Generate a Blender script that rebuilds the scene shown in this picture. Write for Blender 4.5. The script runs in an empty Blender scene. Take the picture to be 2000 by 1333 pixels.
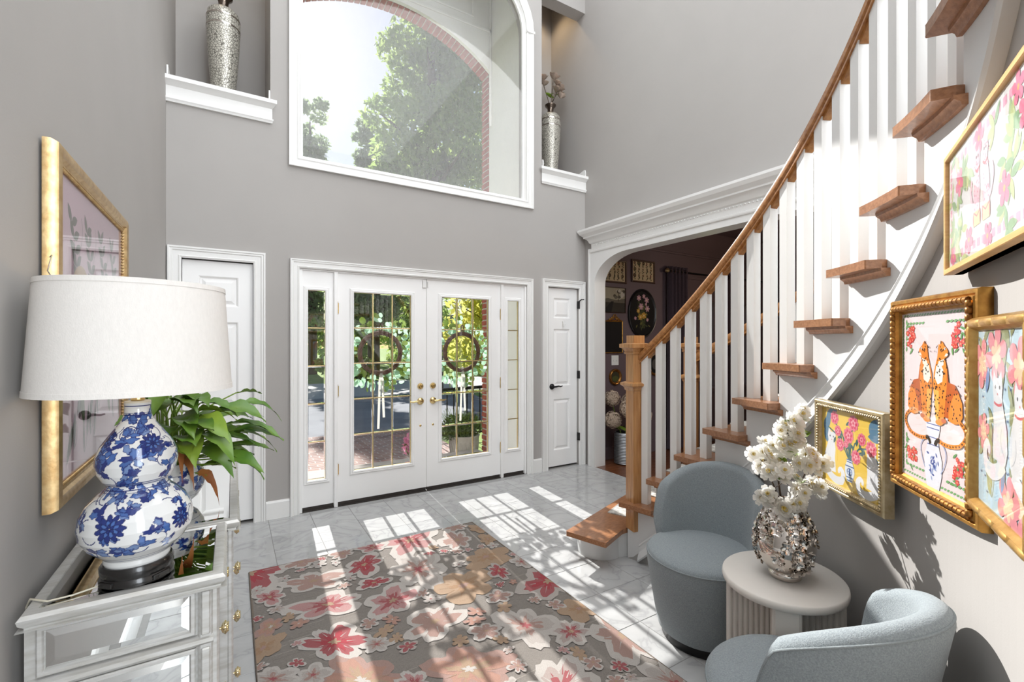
import bpy, math, random
import numpy as np
from mathutils import Vector, Matrix
from mathutils.geometry import tessellate_polygon
R_ = math.radians
C = bpy.context.scene.collection
SC = bpy.context.scene
rnd = random.Random(7)

# ------------------------------------------------------------------ camera
YAW = R_(31.35)
cam = bpy.data.cameras.new('camera'); camo = bpy.data.objects.new('camera', cam); C.objects.link(camo)
cam.sensor_width = 36.0; cam.lens = 898 / 2000 * 36.0; cam.shift_y = 3.5 / 2000; cam.clip_start = 0.02; cam.clip_end = 500
camo.location = (0, 0, 1.42); camo.rotation_euler = (math.pi / 2, 0, -YAW)
SC.camera = camo

# ------------------------------------------------------------------ world, sun, room light, exposure
SUN_DIR = Vector((-0.07, -1.0, -0.655)).normalized()          # direction the sunlight travels
w = bpy.data.worlds.new('sky'); SC.world = w; w.use_nodes = True
nt = w.node_tree; nt.nodes.clear()
sky = nt.nodes.new('ShaderNodeTexSky'); sky.sky_type = 'NISHITA'; sky.sun_disc = False
sky.sun_elevation = R_(33.2); sky.sun_rotation = R_(4.0); sky.air_density = 1.2; sky.dust_density = 0.45; sky.ozone_density = 1.5
bg = nt.nodes.new('ShaderNodeBackground'); bg.inputs[1].default_value = 0.055
out = nt.nodes.new('ShaderNodeOutputWorld')
nt.links.new(sky.outputs[0], bg.inputs[0]); nt.links.new(bg.outputs[0], out.inputs[0])

sl = bpy.data.lights.new('sun', 'SUN'); sl.energy = 5.4; sl.angle = R_(0.53); sl.color = (1.0, 0.985, 0.96)
so = bpy.data.objects.new('sun', sl); C.objects.link(so); so.location = (2, 12, 9)
so.rotation_euler = SUN_DIR.to_track_quat('-Z', 'Y').to_euler()

def area(name, loc, target, sx, sy, power, col):
    l = bpy.data.lights.new(name, 'AREA'); l.shape = 'RECTANGLE'; l.size = sx; l.size_y = sy; l.energy = power; l.color = col
    o = bpy.data.objects.new(name, l); C.objects.link(o); o.location = loc
    o.rotation_euler = (Vector(target) - Vector(loc)).to_track_quat('-Z', 'Y').to_euler(); return o
area('rear_fill_light', (1.15, -3.0, 2.4), (0.3, 3, 2.0), 2.0, 3.8, 175, (0.86, 0.93, 1.0))  # unseen fill added behind the camera; there is no window here
area('ceiling_fill_light', (1.5, 0.45, 5.95), (1.5, 0.45, 0), 3.8, 7.0, 125, (0.90, 0.945, 1.0))  # added ceiling-wide panel for even ambient fill, no skylight
area('upper_fill_light', (3.45, -1.5, 4.2), (-0.41, 0.9, 2.6), 2.9, 1.4, 130, (0.90, 0.945, 1.0))  # added off-camera fill to brighten the left wall, not a window

SC.view_settings.view_transform = 'Standard'; SC.view_settings.look = 'None'
SC.view_settings.exposure = 0.70; SC.view_settings.gamma = 1.0; SC.view_settings.use_curve_mapping = False
try:
    SC.cycles.use_denoising = True; SC.cycles.max_bounces = 10; SC.cycles.transparent_max_bounces = 24
    SC.cycles.sample_clamp_indirect = 6.0; SC.cycles.caustics_reflective = False; SC.cycles.caustics_refractive = False
except Exception: pass

# ------------------------------------------------------------------ helpers
def srgb(r, g, b):
    f = lambda c: c / 12.92 if c <= 0.04045 else ((c + 0.055) / 1.055) ** 2.4
    return tuple(f(c / 255.0) for c in (r, g, b))

def mat(name, col, rough=0.5, metal=0.0, noise=None, bump=None, spec=0.5, coat=0.0, attr=False, sheen=0.0, stretch=(1, 1, 1), trans=0.0, emit=None):
    """Principled material; noise=(scale, amount[, colour2]) varies the colour, bump=(scale, strength) the relief."""
    m = bpy.data.materials.new(name); m.use_nodes = True
    t = m.node_tree; p = t.nodes['Principled BSDF']; L = t.links
    p.inputs['Base Color'].default_value = (*col, 1); p.inputs['Roughness'].default_value = rough
    p.inputs['Metallic'].default_value = metal; p.inputs['Specular IOR Level'].default_value = spec
    p.inputs['Coat Weight'].default_value = coat; p.inputs['Sheen Weight'].default_value = sheen
    if trans: p.inputs['Transmission Weight'].default_value = trans
    if emit: p.inputs['Emission Color'].default_value = (*emit[0], 1); p.inputs['Emission Strength'].default_value = emit[1]
    tc = t.nodes.new('ShaderNodeTexCoord'); mp = t.nodes.new('ShaderNodeMapping'); mp.inputs['Scale'].default_value = stretch
    L.new(tc.outputs['Object'], mp.inputs['Vector'])
    src = None
    if attr:
        a = t.nodes.new('ShaderNodeAttribute'); a.attribute_name = 'Col'; src = a.outputs['Color']; L.new(src, p.inputs['Base Color'])
    if noise:
        n = t.nodes.new('ShaderNodeTexNoise'); n.inputs['Scale'].default_value = noise[0]; n.inputs['Detail'].default_value = 6
        L.new(mp.outputs[0], n.inputs['Vector'])
        cr = t.nodes.new('ShaderNodeMapRange'); cr.inputs[1].default_value = 0.3; cr.inputs[2].default_value = 0.7
        L.new(n.outputs['Fac'], cr.inputs[0])
        mx = t.nodes.new('ShaderNodeMix'); mx.data_type = 'RGBA'
        c2 = noise[2] if len(noise) > 2 else tuple(c * (1 - noise[1]) for c in col)
        if src is None: mx.inputs[6].default_value = (*col, 1); mx.inputs[7].default_value = (*c2, 1); L.new(cr.outputs[0], mx.inputs[0])
        else:
            mx.blend_type = 'MULTIPLY'; mx.inputs[0].default_value = noise[1]; L.new(src, mx.inputs[6]); L.new(cr.outputs[0], mx.inputs[7])
        L.new(mx.outputs[2], p.inputs['Base Color'])
    if bump:
        n = t.nodes.new('ShaderNodeTexNoise'); n.inputs['Scale'].default_value = bump[0]; n.inputs['Detail'].default_value = 3
        L.new(mp.outputs[0], n.inputs['Vector'])
        b = t.nodes.new('ShaderNodeBump'); b.inputs['Strength'].default_value = bump[1]; b.inputs['Distance'].default_value = 0.004
        L.new(n.outputs['Fac'], b.inputs['Height']); L.new(b.outputs[0], p.inputs['Normal'])
    return m

def glass_mat(name, tint=(1, 1, 1), dust=0.0, ior=1.45, refl=1.0):
    m = bpy.data.materials.new(name); m.use_nodes = True; t = m.node_tree; t.nodes.clear(); L = t.links
    o = t.nodes.new('ShaderNodeOutputMaterial'); tr = t.nodes.new('ShaderNodeBsdfTransparent'); tr.inputs[0].default_value = (*tint, 1)
    gl = t.nodes.new('ShaderNodeBsdfGlossy'); gl.inputs['Roughness'].default_value = 0.0
    fr = t.nodes.new('ShaderNodeFresnel'); ge = t.nodes.new('ShaderNodeNewGeometry')   # thin sheet: the same reflectance from either side
    im = t.nodes.new('ShaderNodeMapRange'); im.inputs[3].default_value = ior; im.inputs[4].default_value = 1 / ior; L.new(ge.outputs['Backfacing'], im.inputs[0]); L.new(im.outputs[0], fr.inputs[0])
    mu = t.nodes.new('ShaderNodeMath'); mu.operation = 'MULTIPLY'; mu.inputs[1].default_value = refl; L.new(fr.outputs[0], mu.inputs[0])
    mx = t.nodes.new('ShaderNodeMixShader'); L.new(mu.outputs[0], mx.inputs[0]); L.new(tr.outputs[0], mx.inputs[1]); L.new(gl.outputs[0], mx.inputs[2])
    last = mx.outputs[0]
    if dust:
        tl = t.nodes.new('ShaderNodeBsdfTranslucent'); tl.inputs[0].default_value = (0.95, 0.96, 1.0, 1)
        tc = t.nodes.new('ShaderNodeTexCoord'); n1 = t.nodes.new('ShaderNodeTexNoise'); n1.inputs['Scale'].default_value = 60; n1.inputs['Detail'].default_value = 8; n1.inputs['Roughness'].default_value = 0.8
        mp = t.nodes.new('ShaderNodeMapping'); mp.inputs['Scale'].default_value = (1.6, 1, 0.35); L.new(tc.outputs['Object'], mp.inputs[0]); L.new(mp.outputs[0], n1.inputs['Vector'])
        v = t.nodes.new('ShaderNodeTexVoronoi'); v.inputs['Scale'].default_value = 70; L.new(tc.outputs['Object'], v.inputs['Vector'])
        vr = t.nodes.new('ShaderNodeMapRange'); vr.inputs[1].default_value = 0.0; vr.inputs[2].default_value = 0.14; vr.inputs[3].default_value = 0.22; vr.inputs[4].default_value = 0.0; L.new(v.outputs['Distance'], vr.inputs[0])
        r = t.nodes.new('ShaderNodeMapRange'); r.inputs[1].default_value = 0.3; r.inputs[2].default_value = 0.75; r.inputs[3].default_value = dust * 0.55; r.inputs[4].default_value = dust * 1.5
        L.new(n1.outputs['Fac'], r.inputs[0])
        ad = t.nodes.new('ShaderNodeMath'); ad.operation = 'MULTIPLY_ADD'; L.new(vr.outputs[0], ad.inputs[0]); ad.inputs[1].default_value = dust * 3; L.new(r.outputs[0], ad.inputs[2])
        m2 = t.nodes.new('ShaderNodeMixShader'); L.new(ad.outputs[0], m2.inputs[0]); L.new(last, m2.inputs[1]); L.new(tl.outputs[0], m2.inputs[2]); last = m2.outputs[0]
    L.new(last, o.inputs[0]); return m

class MB:
    def __init__(s): s.v = []; s.f = []; s.c = []; s.col = None
    def add(s, verts, faces, M=None):
        b = len(s.v); s.v += [tuple(M @ Vector(p)) for p in verts] if M is not None else [tuple(p) for p in verts]
        s.f += [tuple(b + i for i in f) for f in faces]; s.c += [s.col] * len(faces); return s
    def box(s, x0, x1, y0, y1, z0, z1, M=None):
        v = [(x0, y0, z0), (x1, y0, z0), (x1, y1, z0), (x0, y1, z0), (x0, y0, z1), (x1, y0, z1), (x1, y1, z1), (x0, y1, z1)]
        return s.add(v, [(3, 2, 1, 0), (4, 5, 6, 7), (0, 1, 5, 4), (1, 2, 6, 5), (2, 3, 7, 6), (3, 0, 4, 7)], M)
    def cbox(s, x0, x1, y0, y1, z0, z1, c=0.003, M=None):
        """box whose edges are chamfered by c"""
        X = (x0, x1); Y = (y0, y1); Z = (z0, z1); v = []; idx = {}
        for i in (0, 1):
            for j in (0, 1):
                for k in (0, 1):
                    sx = X[i] + (c if i == 0 else -c); sy = Y[j] + (c if j == 0 else -c); sz = Z[k] + (c if k == 0 else -c)
                    for a, p in enumerate(((X[i], sy, sz), (sx, Y[j], sz), (sx, sy, Z[k]))): idx[i, j, k, a] = len(v); v.append(p)
        f = []
        for i in (0, 1):
            q = [idx[i, 0, 0, 0], idx[i, 1, 0, 0], idx[i, 1, 1, 0], idx[i, 0, 1, 0]]; f.append(q if i else q[::-1])
            q = [idx[0, i, 0, 1], idx[1, i, 0, 1], idx[1, i, 1, 1], idx[0, i, 1, 1]]; f.append(q[::-1] if i else q)
            q = [idx[0, 0, i, 2], idx[1, 0, i, 2], idx[1, 1, i, 2], idx[0, 1, i, 2]]; f.append(q if i else q[::-1])
        for i in (0, 1):
            for j in (0, 1):
                f.append([idx[i, j, 0, 0], idx[i, j, 1, 0], idx[i, j, 1, 1], idx[i, j, 0, 1]] if (i == j) is False else [idx[i, j, 0, 1], idx[i, j, 1, 1], idx[i, j, 1, 0], idx[i, j, 0, 0]])
                f.append([idx[i, 0, j, 0], idx[i, 1, j, 0], idx[i, 1, j, 2], idx[i, 0, j, 2]])
                f.append([idx[0, i, j, 1], idx[1, i, j, 1], idx[1, i, j, 2], idx[0, i, j, 2]])
                for k in (0, 1): f.append([idx[i, j, k, 0], idx[i, j, k, 1], idx[i, j, k, 2]])
        return s.add(v, f, M)
    def lathe(s, prof, n=32, M=None, a0=0.0, a1=2 * math.pi, cap=True):
        full = abs(a1 - a0 - 2 * math.pi) < 1e-6; m = n if full else n + 1; v = []
        for r, z in prof:
            for i in range(m):
                a = a0 + (a1 - a0) * i / n; v.append((r * math.cos(a), r * math.sin(a), z))
        f = []
        for j in range(len(prof) - 1):
            for i in range(n):
                i2 = (i + 1) % m; f.append((j * m + i, j * m + i2, (j + 1) * m + i2, (j + 1) * m + i))
        if cap and full:
            if prof[0][0] > 1e-5: f.append(tuple(range(m))[::-1])
            if prof[-1][0] > 1e-5: f.append(tuple((len(prof) - 1) * m + i for i in range(m)))
        return s.add(v, f, M)
    def tube(s, pts, rad, n=8, M=None, closed=False):
        pts = [Vector(p) for p in pts]; N = len(pts); rr = rad if isinstance(rad, (list, tuple)) else [rad] * N; v = []; up = None
        for i, p in enumerate(pts):
            t = ((pts[(i + 1) % N] - pts[i - 1]) if closed else (pts[min(i + 1, N - 1)] - pts[max(i - 1, 0)])).normalized()
            if up is None: up = Vector((0, 0, 1)) if abs(t.z) < 0.9 else Vector((1, 0, 0))
            x = up.cross(t).normalized(); y = t.cross(x); up = y
            for k in range(n):
                a = 2 * math.pi * k / n; v.append(p + (x * math.cos(a) + y * math.sin(a)) * rr[i])
        f = []
        for i in range(N if closed else N - 1):
            j = (i + 1) % N
            for k in range(n): f.append((i * n + k, i * n + (k + 1) % n, j * n + (k + 1) % n, j * n + k))
        if not closed: f.append(tuple(range(n))[::-1]); f.append(tuple((N - 1) * n + k for k in range(n)))
        return s.add(v, f, M)
    def loft(s, rings, closed_ring=True, caps=True, M=None, loop=False):
        n = len(rings[0]); v = [p for r in rings for p in r]; f = []; N = len(rings)
        for i in range(N if loop else N - 1):
            j = (i + 1) % N
            for k in range(n if closed_ring else n - 1): f.append((i * n + k, i * n + (k + 1) % n, j * n + (k + 1) % n, j * n + k))
        if caps and closed_ring and not loop: f.append(tuple(range(n))[::-1]); f.append(tuple((N - 1) * n + k for k in range(n)))
        return s.add(v, f, M)
    def slab(s, outer, holes, a0, a1, axis='y', M=None):
        """flat wall from outline 'outer' with holes, thick from a0 to a1 along axis (x: (y,z) outline, y: (x,z), z: (x,y))"""
        loops = [outer] + list(holes)
        P = {'x': lambda p, a: (a, p[0], p[1]), 'y': lambda p, a: (p[0], a, p[1]), 'z': lambda p, a: (p[0], p[1], a)}[axis]
        tri = tessellate_polygon([[Vector((p[0], p[1], 0)) for p in l] for l in loops]); flat = [p for l in loops for p in l]
        for a, fl in ((a0, 0), (a1, 1)): s.add([P(p, a) for p in flat], [t if fl else t[::-1] for t in tri], M)
        for l in loops:
            n = len(l); s.add([P(p, a0) for p in l] + [P(p, a1) for p in l], [(i, (i + 1) % n, n + (i + 1) % n, n + i) for i in range(n)], M)
        return s
    def mesh(s, name, m, smooth=None, sub=0):
        me = bpy.data.meshes.new(name); me.from_pydata(s.v, [], s.f); me.validate()
        if any(c is not None for c in s.c):
            ca = me.color_attributes.new('Col', 'FLOAT_COLOR', 'CORNER'); i = 0; buf = []
            for f, c in zip(s.f, s.c): buf += list((*(c or (1, 1, 1)), 1.0)) * len(f)
            if len(buf) == 4 * len(me.loops): ca.data.foreach_set('color', buf)
        for x in (m if isinstance(m, (list, tuple)) else [m]): me.materials.append(x)
        if smooth is not None:
            me.polygons.foreach_set('use_smooth', [True] * len(me.polygons)); me.set_sharp_from_angle(angle=R_(smooth))
        me.update(); return me
    def build(s, name, m, parent=None, smooth=None, world=False, fix=True, **props):
        if world and parent is not None:
            W = root_matrix(parent).inverted(); s.v = [tuple(W @ Vector(p)) for p in s.v]
        me = s.mesh(name, m, smooth)
        if fix:
            import bmesh; b = bmesh.new(); b.from_mesh(me); bmesh.ops.recalc_face_normals(b, faces=b.faces); b.to_mesh(me); b.free()
        return put(name, me, parent, **props)

ROOTM = {}
def root_matrix(o):
    while o.parent is not None: o = o.parent
    return ROOTM.get(o.name, Matrix.Identity(4))
def put(name, me, parent=None, loc=None, rot=None, scale=None, **props):
    o = bpy.data.objects.new(name, me); C.objects.link(o)
    if parent is not None: o.parent = parent
    if loc is not None: o.location = loc
    if rot is not None: o.rotation_euler = rot
    if scale is not None: o.scale = scale
    for k, v in props.items():
        if v is not None: o[k] = v
    return o
def thing(name, label, cat, loc=(0, 0, 0), rotz=0.0, group=None, kind=None):
    o = bpy.data.objects.new(name, None); C.objects.link(o); o.location = loc; o.rotation_euler = (0, 0, rotz); o.empty_display_size = 0.05
    o['label'] = label
    if cat: o['category'] = cat
    if group: o['group'] = group
    if kind: o['kind'] = kind
    ROOTM[o.name] = Matrix.Translation(loc) @ Matrix.Rotation(rotz, 4, 'Z'); return o
def struct(name, label=None):
    o = bpy.data.objects.new(name, None); C.objects.link(o); o['kind'] = 'structure'; o.empty_display_size = 0.05
    if label: o['label'] = label
    return o
def copy_tree(o, loc, rotz, label, group=None):
    c = o.copy(); C.objects.link(c); c.location = loc; c.rotation_euler = (0, 0, rotz); c['label'] = label
    if group: c['group'] = group
    def rec(a, b):
        for ch in list(a.children):
            d = ch.copy(); C.objects.link(d); d.parent = b; rec(ch, d)
    rec(o, c); return c
def arc(cx, cy, r, a0, a1, n): return [(cx + r * math.cos(R_(a0 + (a1 - a0) * i / n)), cy + r * math.sin(R_(a0 + (a1 - a0) * i / n))) for i in range(n + 1)]

# ------------------------------------------------------------------ materials
M = {}
M['wall'] = mat('grey_wall_paint', srgb(173, 169, 165), 0.7, noise=(3, 0.03), bump=(220, 0.05), spec=0.25)
M['white'] = mat('white_trim_paint', srgb(236, 235, 232), 0.35, noise=(5, 0.02), bump=(160, 0.03), spec=0.4)
M['stairwhite'] = mat('white_wall_paint', srgb(222, 222, 221), 0.6, noise=(3, 0.02), bump=(220, 0.05), spec=0.3)
M['door'] = mat('white_door_paint', srgb(248, 247, 245), 0.35, noise=(4, 0.02), bump=(120, 0.03), spec=0.4)
M['ceil'] = mat('ceiling_paint', srgb(228, 226, 222), 0.8, noise=(3, 0.02))
M['mauve'] = mat('dark_mauve_paint', srgb(104, 88, 92), 0.6, noise=(3, 0.05), bump=(200, 0.05), spec=0.3)
M['brass'] = mat('polished_brass', srgb(232, 204, 144), 0.18, 1.0, noise=(40, 0.1))
M['goldwire'] = mat('brass_came', srgb(234, 210, 158), 0.28, 1.0, noise=(60, 0.1))
M['black'] = mat('black_metal', srgb(28, 27, 27), 0.4, 0.4, noise=(30, 0.1))
M['rubber'] = mat('dark_sweep', srgb(58, 52, 48), 0.7, noise=(40, 0.2))
M['silverwood'] = mat('silver_leaf_wood', srgb(214, 213, 210), 0.34, 0.4, noise=(14, 0.22, srgb(190, 187, 180)), bump=(60, 0.08), stretch=(1, 6, 6))
M['mirror'] = mat('mirror_glass', (0.86, 0.87, 0.86), 0.012, 1.0, noise=(2, 0.01))
M['chrome'] = mat('polished_nickel', srgb(214, 206, 198), 0.07, 1.0, noise=(4, 0.03))
M['glass'] = glass_mat('clear_glass')
M['bevel'] = mat('bevelled_glass_edge', (0.97, 0.98, 0.97), 0.0, trans=1.0, noise=(2, 0.01))
M['picglass'] = glass_mat('picture_glass', refl=0.9)
M['winglass'] = glass_mat('dusty_window_glass', dust=0.055, refl=0.5)
M['print'] = mat('printed_colours', (1, 1, 1), 0.65, attr=True, bump=(300, 0.02), spec=0.2)
M['velvet'] = mat('grey_blue_woven_fabric', srgb(156, 164, 167), 0.9, noise=(260, 0.3, srgb(130, 138, 142)), bump=(420, 0.4), sheen=0.25, spec=0.15)
M['piping'] = mat('fabric_piping', srgb(150, 157, 159), 0.9, noise=(260, 0.2), bump=(420, 0.3), spec=0.15)
M['tablewhite'] = mat('cream_lacquer', srgb(228, 222, 214), 0.4, noise=(8, 0.03), bump=(90, 0.02))
M['shade'] = mat('white_linen_shade', srgb(226, 221, 215), 0.85, noise=(160, 0.05), bump=(500, 0.15), spec=0.15, stretch=(1, 1, 0.4))
M['ceramic'] = mat('painted_porcelain', (1, 1, 1), 0.12, attr=True, coat=0.4, noise=(6, 0.05))
M['blackwood'] = mat('black_lacquer_stand', srgb(26, 24, 23), 0.25, noise=(20, 0.2), coat=0.3)
M['cord'] = mat('clear_cord', srgb(214, 206, 186), 0.35, noise=(30, 0.1))
M['knobgold'] = mat('pale_gold_beads', srgb(236, 220, 178), 0.22, 0.9, noise=(60, 0.1))
M['leaf'] = mat('glossy_green_leaf', srgb(110, 142, 48), 0.35, noise=(7, 0.4, srgb(62, 106, 36)), bump=(40, 0.15), spec=0.5)
M['leaf2'] = mat('light_green_leaf', srgb(150, 172, 62), 0.4, noise=(9, 0.3, srgb(98, 136, 40)), bump=(40, 0.15))
M['deadleaf'] = mat('brown_leaf', srgb(176, 112, 52), 0.6, noise=(12, 0.4, srgb(134, 72, 34)), bump=(40, 0.3))
M['stem'] = mat('green_stem', srgb(120, 150, 52), 0.5, noise=(20, 0.2))
M['bark'] = mat('brown_bark', srgb(84, 66, 52), 0.85, noise=(20, 0.4), bump=(60, 0.6), stretch=(1, 1, 0.3))
M['petal'] = mat('white_silk_petal', srgb(246, 244, 238), 0.7, noise=(20, 0.04), spec=0.2)
M['stamen'] = mat('yellow_stamen', srgb(228, 200, 96), 0.6, noise=(40, 0.2))
M['maple'] = mat('light_maple', srgb(222, 178, 118), 0.45, noise=(12, 0.2, srgb(200, 152, 92)), bump=(50, 0.05), stretch=(1, 1, 8))
def wood_mat(name, c1, c2, rough, stretch, coat=0.25):
    m = mat(name, c1, rough, noise=(11, 0.3, c2), bump=(45, 0.12), coat=coat, stretch=stretch); return m
M['oak'] = wood_mat('golden_oak_upright', srgb(202, 152, 98), srgb(168, 114, 64), 0.32, (6, 6, 0.5))
M['oaktread'] = wood_mat('golden_oak_tread', srgb(172, 122, 86), srgb(138, 92, 60), 0.28, (3, 9, 9))
M['oakrail'] = wood_mat('golden_oak_rail', srgb(188, 134, 80), srgb(152, 100, 54), 0.25, (5, 5, 5))
M['plank'] = wood_mat('dark_floor_plank', srgb(118, 72, 44), srgb(88, 50, 30), 0.3, (0.6, 8, 1))

def gold_mat(name, c1, c2, rough=0.35, metal=0.75):
    return mat(name, c1, rough, metal, noise=(38, 0.3, c2), bump=(70, 0.12))
M['gold'] = gold_mat('antique_gold', srgb(206, 156, 78), srgb(160, 108, 48))
M['golddark'] = gold_mat('dark_gold', srgb(186, 132, 64), srgb(120, 74, 34))
M['palegold'] = gold_mat('pale_gold', srgb(214, 186, 138), srgb(182, 146, 96))
M['champ'] = gold_mat('champagne_silver', srgb(206, 190, 156), srgb(170, 148, 108))
M['bamboo'] = gold_mat('gold_bamboo', srgb(224, 184, 112), srgb(190, 142, 74), 0.3)

def marble_mat():
    m = bpy.data.materials.new('grey_veined_marble'); m.use_nodes = True; t = m.node_tree; p = t.nodes['Principled BSDF']; L = t.links
    g = t.nodes.new('ShaderNodeTexCoord'); oi = t.nodes.new('ShaderNodeObjectInfo')
    ad = t.nodes.new('ShaderNodeVectorMath'); ad.operation = 'ADD'; sc = t.nodes.new('ShaderNodeVectorMath'); sc.operation = 'SCALE'; sc.inputs[3].default_value = 40
    cx = t.nodes.new('ShaderNodeCombineXYZ'); L.new(oi.outputs['Random'], cx.inputs[0]); L.new(oi.outputs['Random'], cx.inputs[2]); L.new(cx.outputs[0], sc.inputs[0])
    L.new(g.outputs['Object'], ad.inputs[0]); L.new(sc.outputs[0], ad.inputs[1])
    n1 = t.nodes.new('ShaderNodeTexNoise'); n1.inputs['Scale'].default_value = 3.0; n1.inputs['Detail'].default_value = 9; n1.inputs['Distortion'].default_value = 1.6; L.new(ad.outputs[0], n1.inputs['Vector'])
    w1 = t.nodes.new('ShaderNodeMath'); w1.operation = 'SUBTRACT'; w1.inputs[1].default_value = 0.5; L.new(n1.outputs['Fac'], w1.inputs[0])
    ab = t.nodes.new('ShaderNodeMath'); ab.operation = 'ABSOLUTE'; L.new(w1.outputs[0], ab.inputs[0])
    r = t.nodes.new('ShaderNodeValToRGB'); e = r.color_ramp.elements
    e[0].position = 0.0; e[0].color = (*srgb(168, 168, 168), 1); e[1].position = 0.028; e[1].color = (*srgb(182, 182, 181), 1)
    e2 = r.color_ramp.elements.new(0.25); e2.color = (*srgb(194, 194, 193), 1); L.new(ab.outputs[0], r.inputs[0])
    n2 = t.nodes.new('ShaderNodeTexNoise'); n2.inputs['Scale'].default_value = 1.4; n2.inputs['Detail'].default_value = 4; L.new(ad.outputs[0], n2.inputs['Vector'])
    mx = t.nodes.new('ShaderNodeMix'); mx.data_type = 'RGBA'; mx.blend_type = 'MULTIPLY'; mx.inputs[0].default_value = 0.35
    mr = t.nodes.new('ShaderNodeMapRange'); mr.inputs[3].default_value = 0.75; mr.inputs[4].default_value = 1.1; L.new(n2.outputs['Fac'], mr.inputs[0]); L.new(r.outputs[0], mx.inputs[6]); L.new(mr.outputs[0], mx.inputs[7])
    L.new(mx.outputs[2], p.inputs['Base Color']); p.inputs['Roughness'].default_value = 0.13; p.inputs['Specular IOR Level'].default_value = 0.5
    return m
M['marble'] = marble_mat()
M['grout'] = mat('grey_grout', srgb(150, 148, 145), 0.9, noise=(40, 0.1))

def crackle_mat():
    m = bpy.data.materials.new('silver_mosaic_crackle'); m.use_nodes = True; t = m.node_tree; p = t.nodes['Principled BSDF']; L = t.links
    tc = t.nodes.new('ShaderNodeTexCoord'); v = t.nodes.new('ShaderNodeTexVoronoi'); v.feature = 'DISTANCE_TO_EDGE'; v.inputs['Scale'].default_value = 55; L.new(tc.outputs['Object'], v.inputs['Vector'])
    r = t.nodes.new('ShaderNodeValToRGB'); r.color_ramp.elements[0].position = 0.02; r.color_ramp.elements[0].color = (*srgb(96, 92, 84), 1); r.color_ramp.elements[1].position = 0.12; r.color_ramp.elements[1].color = (*srgb(206, 202, 190), 1)
    L.new(v.outputs['Distance'], r.inputs[0]); L.new(r.outputs[0], p.inputs['Base Color'])
    b = t.nodes.new('ShaderNodeBump'); b.inputs['Strength'].default_value = 0.6; b.inputs['Distance'].default_value = 0.004; L.new(v.outputs['Distance'], b.inputs['Height']); L.new(b.outputs[0], p.inputs['Normal'])
    p.inputs['Roughness'].default_value = 0.3; p.inputs['Metallic'].default_value = 0.35; return m
M['mosaic'] = crackle_mat()
M['bronze'] = mat('dark_nickel', srgb(120, 108, 98), 0.22, 1.0, noise=(20, 0.2))
#PART2
# ------------------------------------------------------------------ room shell
XL, XR, YF, YB, ZC = -0.41, 3.545, 4.17, -3.2, 6.0
CX, CY = 0.68, 1.733                                   # centre of the curved stair
def pol(r, a, z=None):
    p = (CX + r * math.cos(R_(a)), CY + r * math.sin(R_(a))); return p if z is None else (*p, z)

fl = struct('floor', 'polished grey veined marble tile floor')
b = MB(); b.box(XL - 0.15, XR + 0.2, YB - 0.15, YF + 0.15, -0.06, -0.002); b.build('grout_bed', M['grout'], fl)
tile = MB().cbox(-0.1512, 0.1512, -0.1512, 0.1512, -0.012, 0.0, 0.0012).mesh('marble_tile', M['marble'])
tx = [0.248 + 0.3055 * i for i in range(-2, 11)]
ty = [3.80 - 0.3055 * j for j in range(-1, 15)]
for x in tx:
    for y in ty:
        xc, yc = x + 0.1527, y + 0.1527
        if xc - 0.151 < XL and xc + 0.12 < XL: continue
        s = [1, 1, 1]; x0, x1 = max(xc - 0.1512, XL), min(xc + 0.1512, XR); y0, y1 = yc - 0.1512, min(yc + 0.1512, YF)
        if x1 - x0 < 0.02 or y1 - y0 < 0.02: continue
        put('marble_tile', tile, fl, ((x0 + x1) / 2, (y0 + y1) / 2, 0), (0, 0, 0), ((x1 - x0) / 0.3024, (y1 - y0) / 0.3024, 1))
b = MB(); b.box(XL - 0.1, XR + 0.2, YB - 0.1, ty[-1], -0.02, 0.0); b.build('rear_floor', M['marble'], fl)

# front wall with its openings
def win_arch(x0, x1, zs, rise, z0, n=24):
    c = (x0 + x1) / 2; h = (x1 - x0) / 2
    return [(x0, z0), (x1, z0)] + [(c + h * math.cos(math.pi * i / n), zs + rise * math.sin(math.pi * i / n)) for i in range(n + 1)]
WIN = win_arch(0.478, 2.722, 4.80, 0.72, 2.955)
NL = [(XL + 0.0005, 3.35), (0.264, 3.35), (0.264, 5.29), (XL + 0.0005, 5.29)]
NR = [(2.925, 3.35), (XR - 0.0005, 3.35), (XR - 0.0005, 5.29), (2.925, 5.29)]
wf = struct('wall_front', 'light grey painted wall around the glass entry doors')
b = MB()
b.slab([(XL, 0), (-0.322, 0), (-0.322, 2.055), (0.148, 2.055), (0.148, 0), (0.475, 0), (0.475, 2.045), (2.729, 2.045), (2.729, 0), (3.005, 0), (3.005, 2.05), (3.452, 2.05), (3.452, 0),
        (XR, 0), (XR, 3.35), (2.925, 3.35), (2.925, 5.29), (XR, 5.29), (XR, ZC), (XL, ZC), (XL, 5.29), (0.264, 5.29), (0.264, 3.35), (XL, 3.35)], [WIN], YF, YF + 0.15)
b.build('wall_surface', M['wall'], wf)
for nm, x0, x1 in (('left', XL, 0.264), ('right', 2.925, XR)):
    nb = MB(); t = 0.03; yb = YF + 0.67
    nb.box(x0 - t, x1 + t, yb, yb + t, 3.3, 5.8)
    if nm == 'left': nb.box(x1, x1 + t, YF + 0.15, yb, 3.3, 5.8)
    else: nb.box(x0 - t, x0, YF + 0.15, yb, 3.3, 5.8)
    nb.box(x0, x1, YF + 0.15, yb, 3.3, 3.35); nb.box(x0, x1, YF + 0.15, yb, 5.75, 5.8)
    nb.build('niche_recess', M['wall'], wf)
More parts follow.
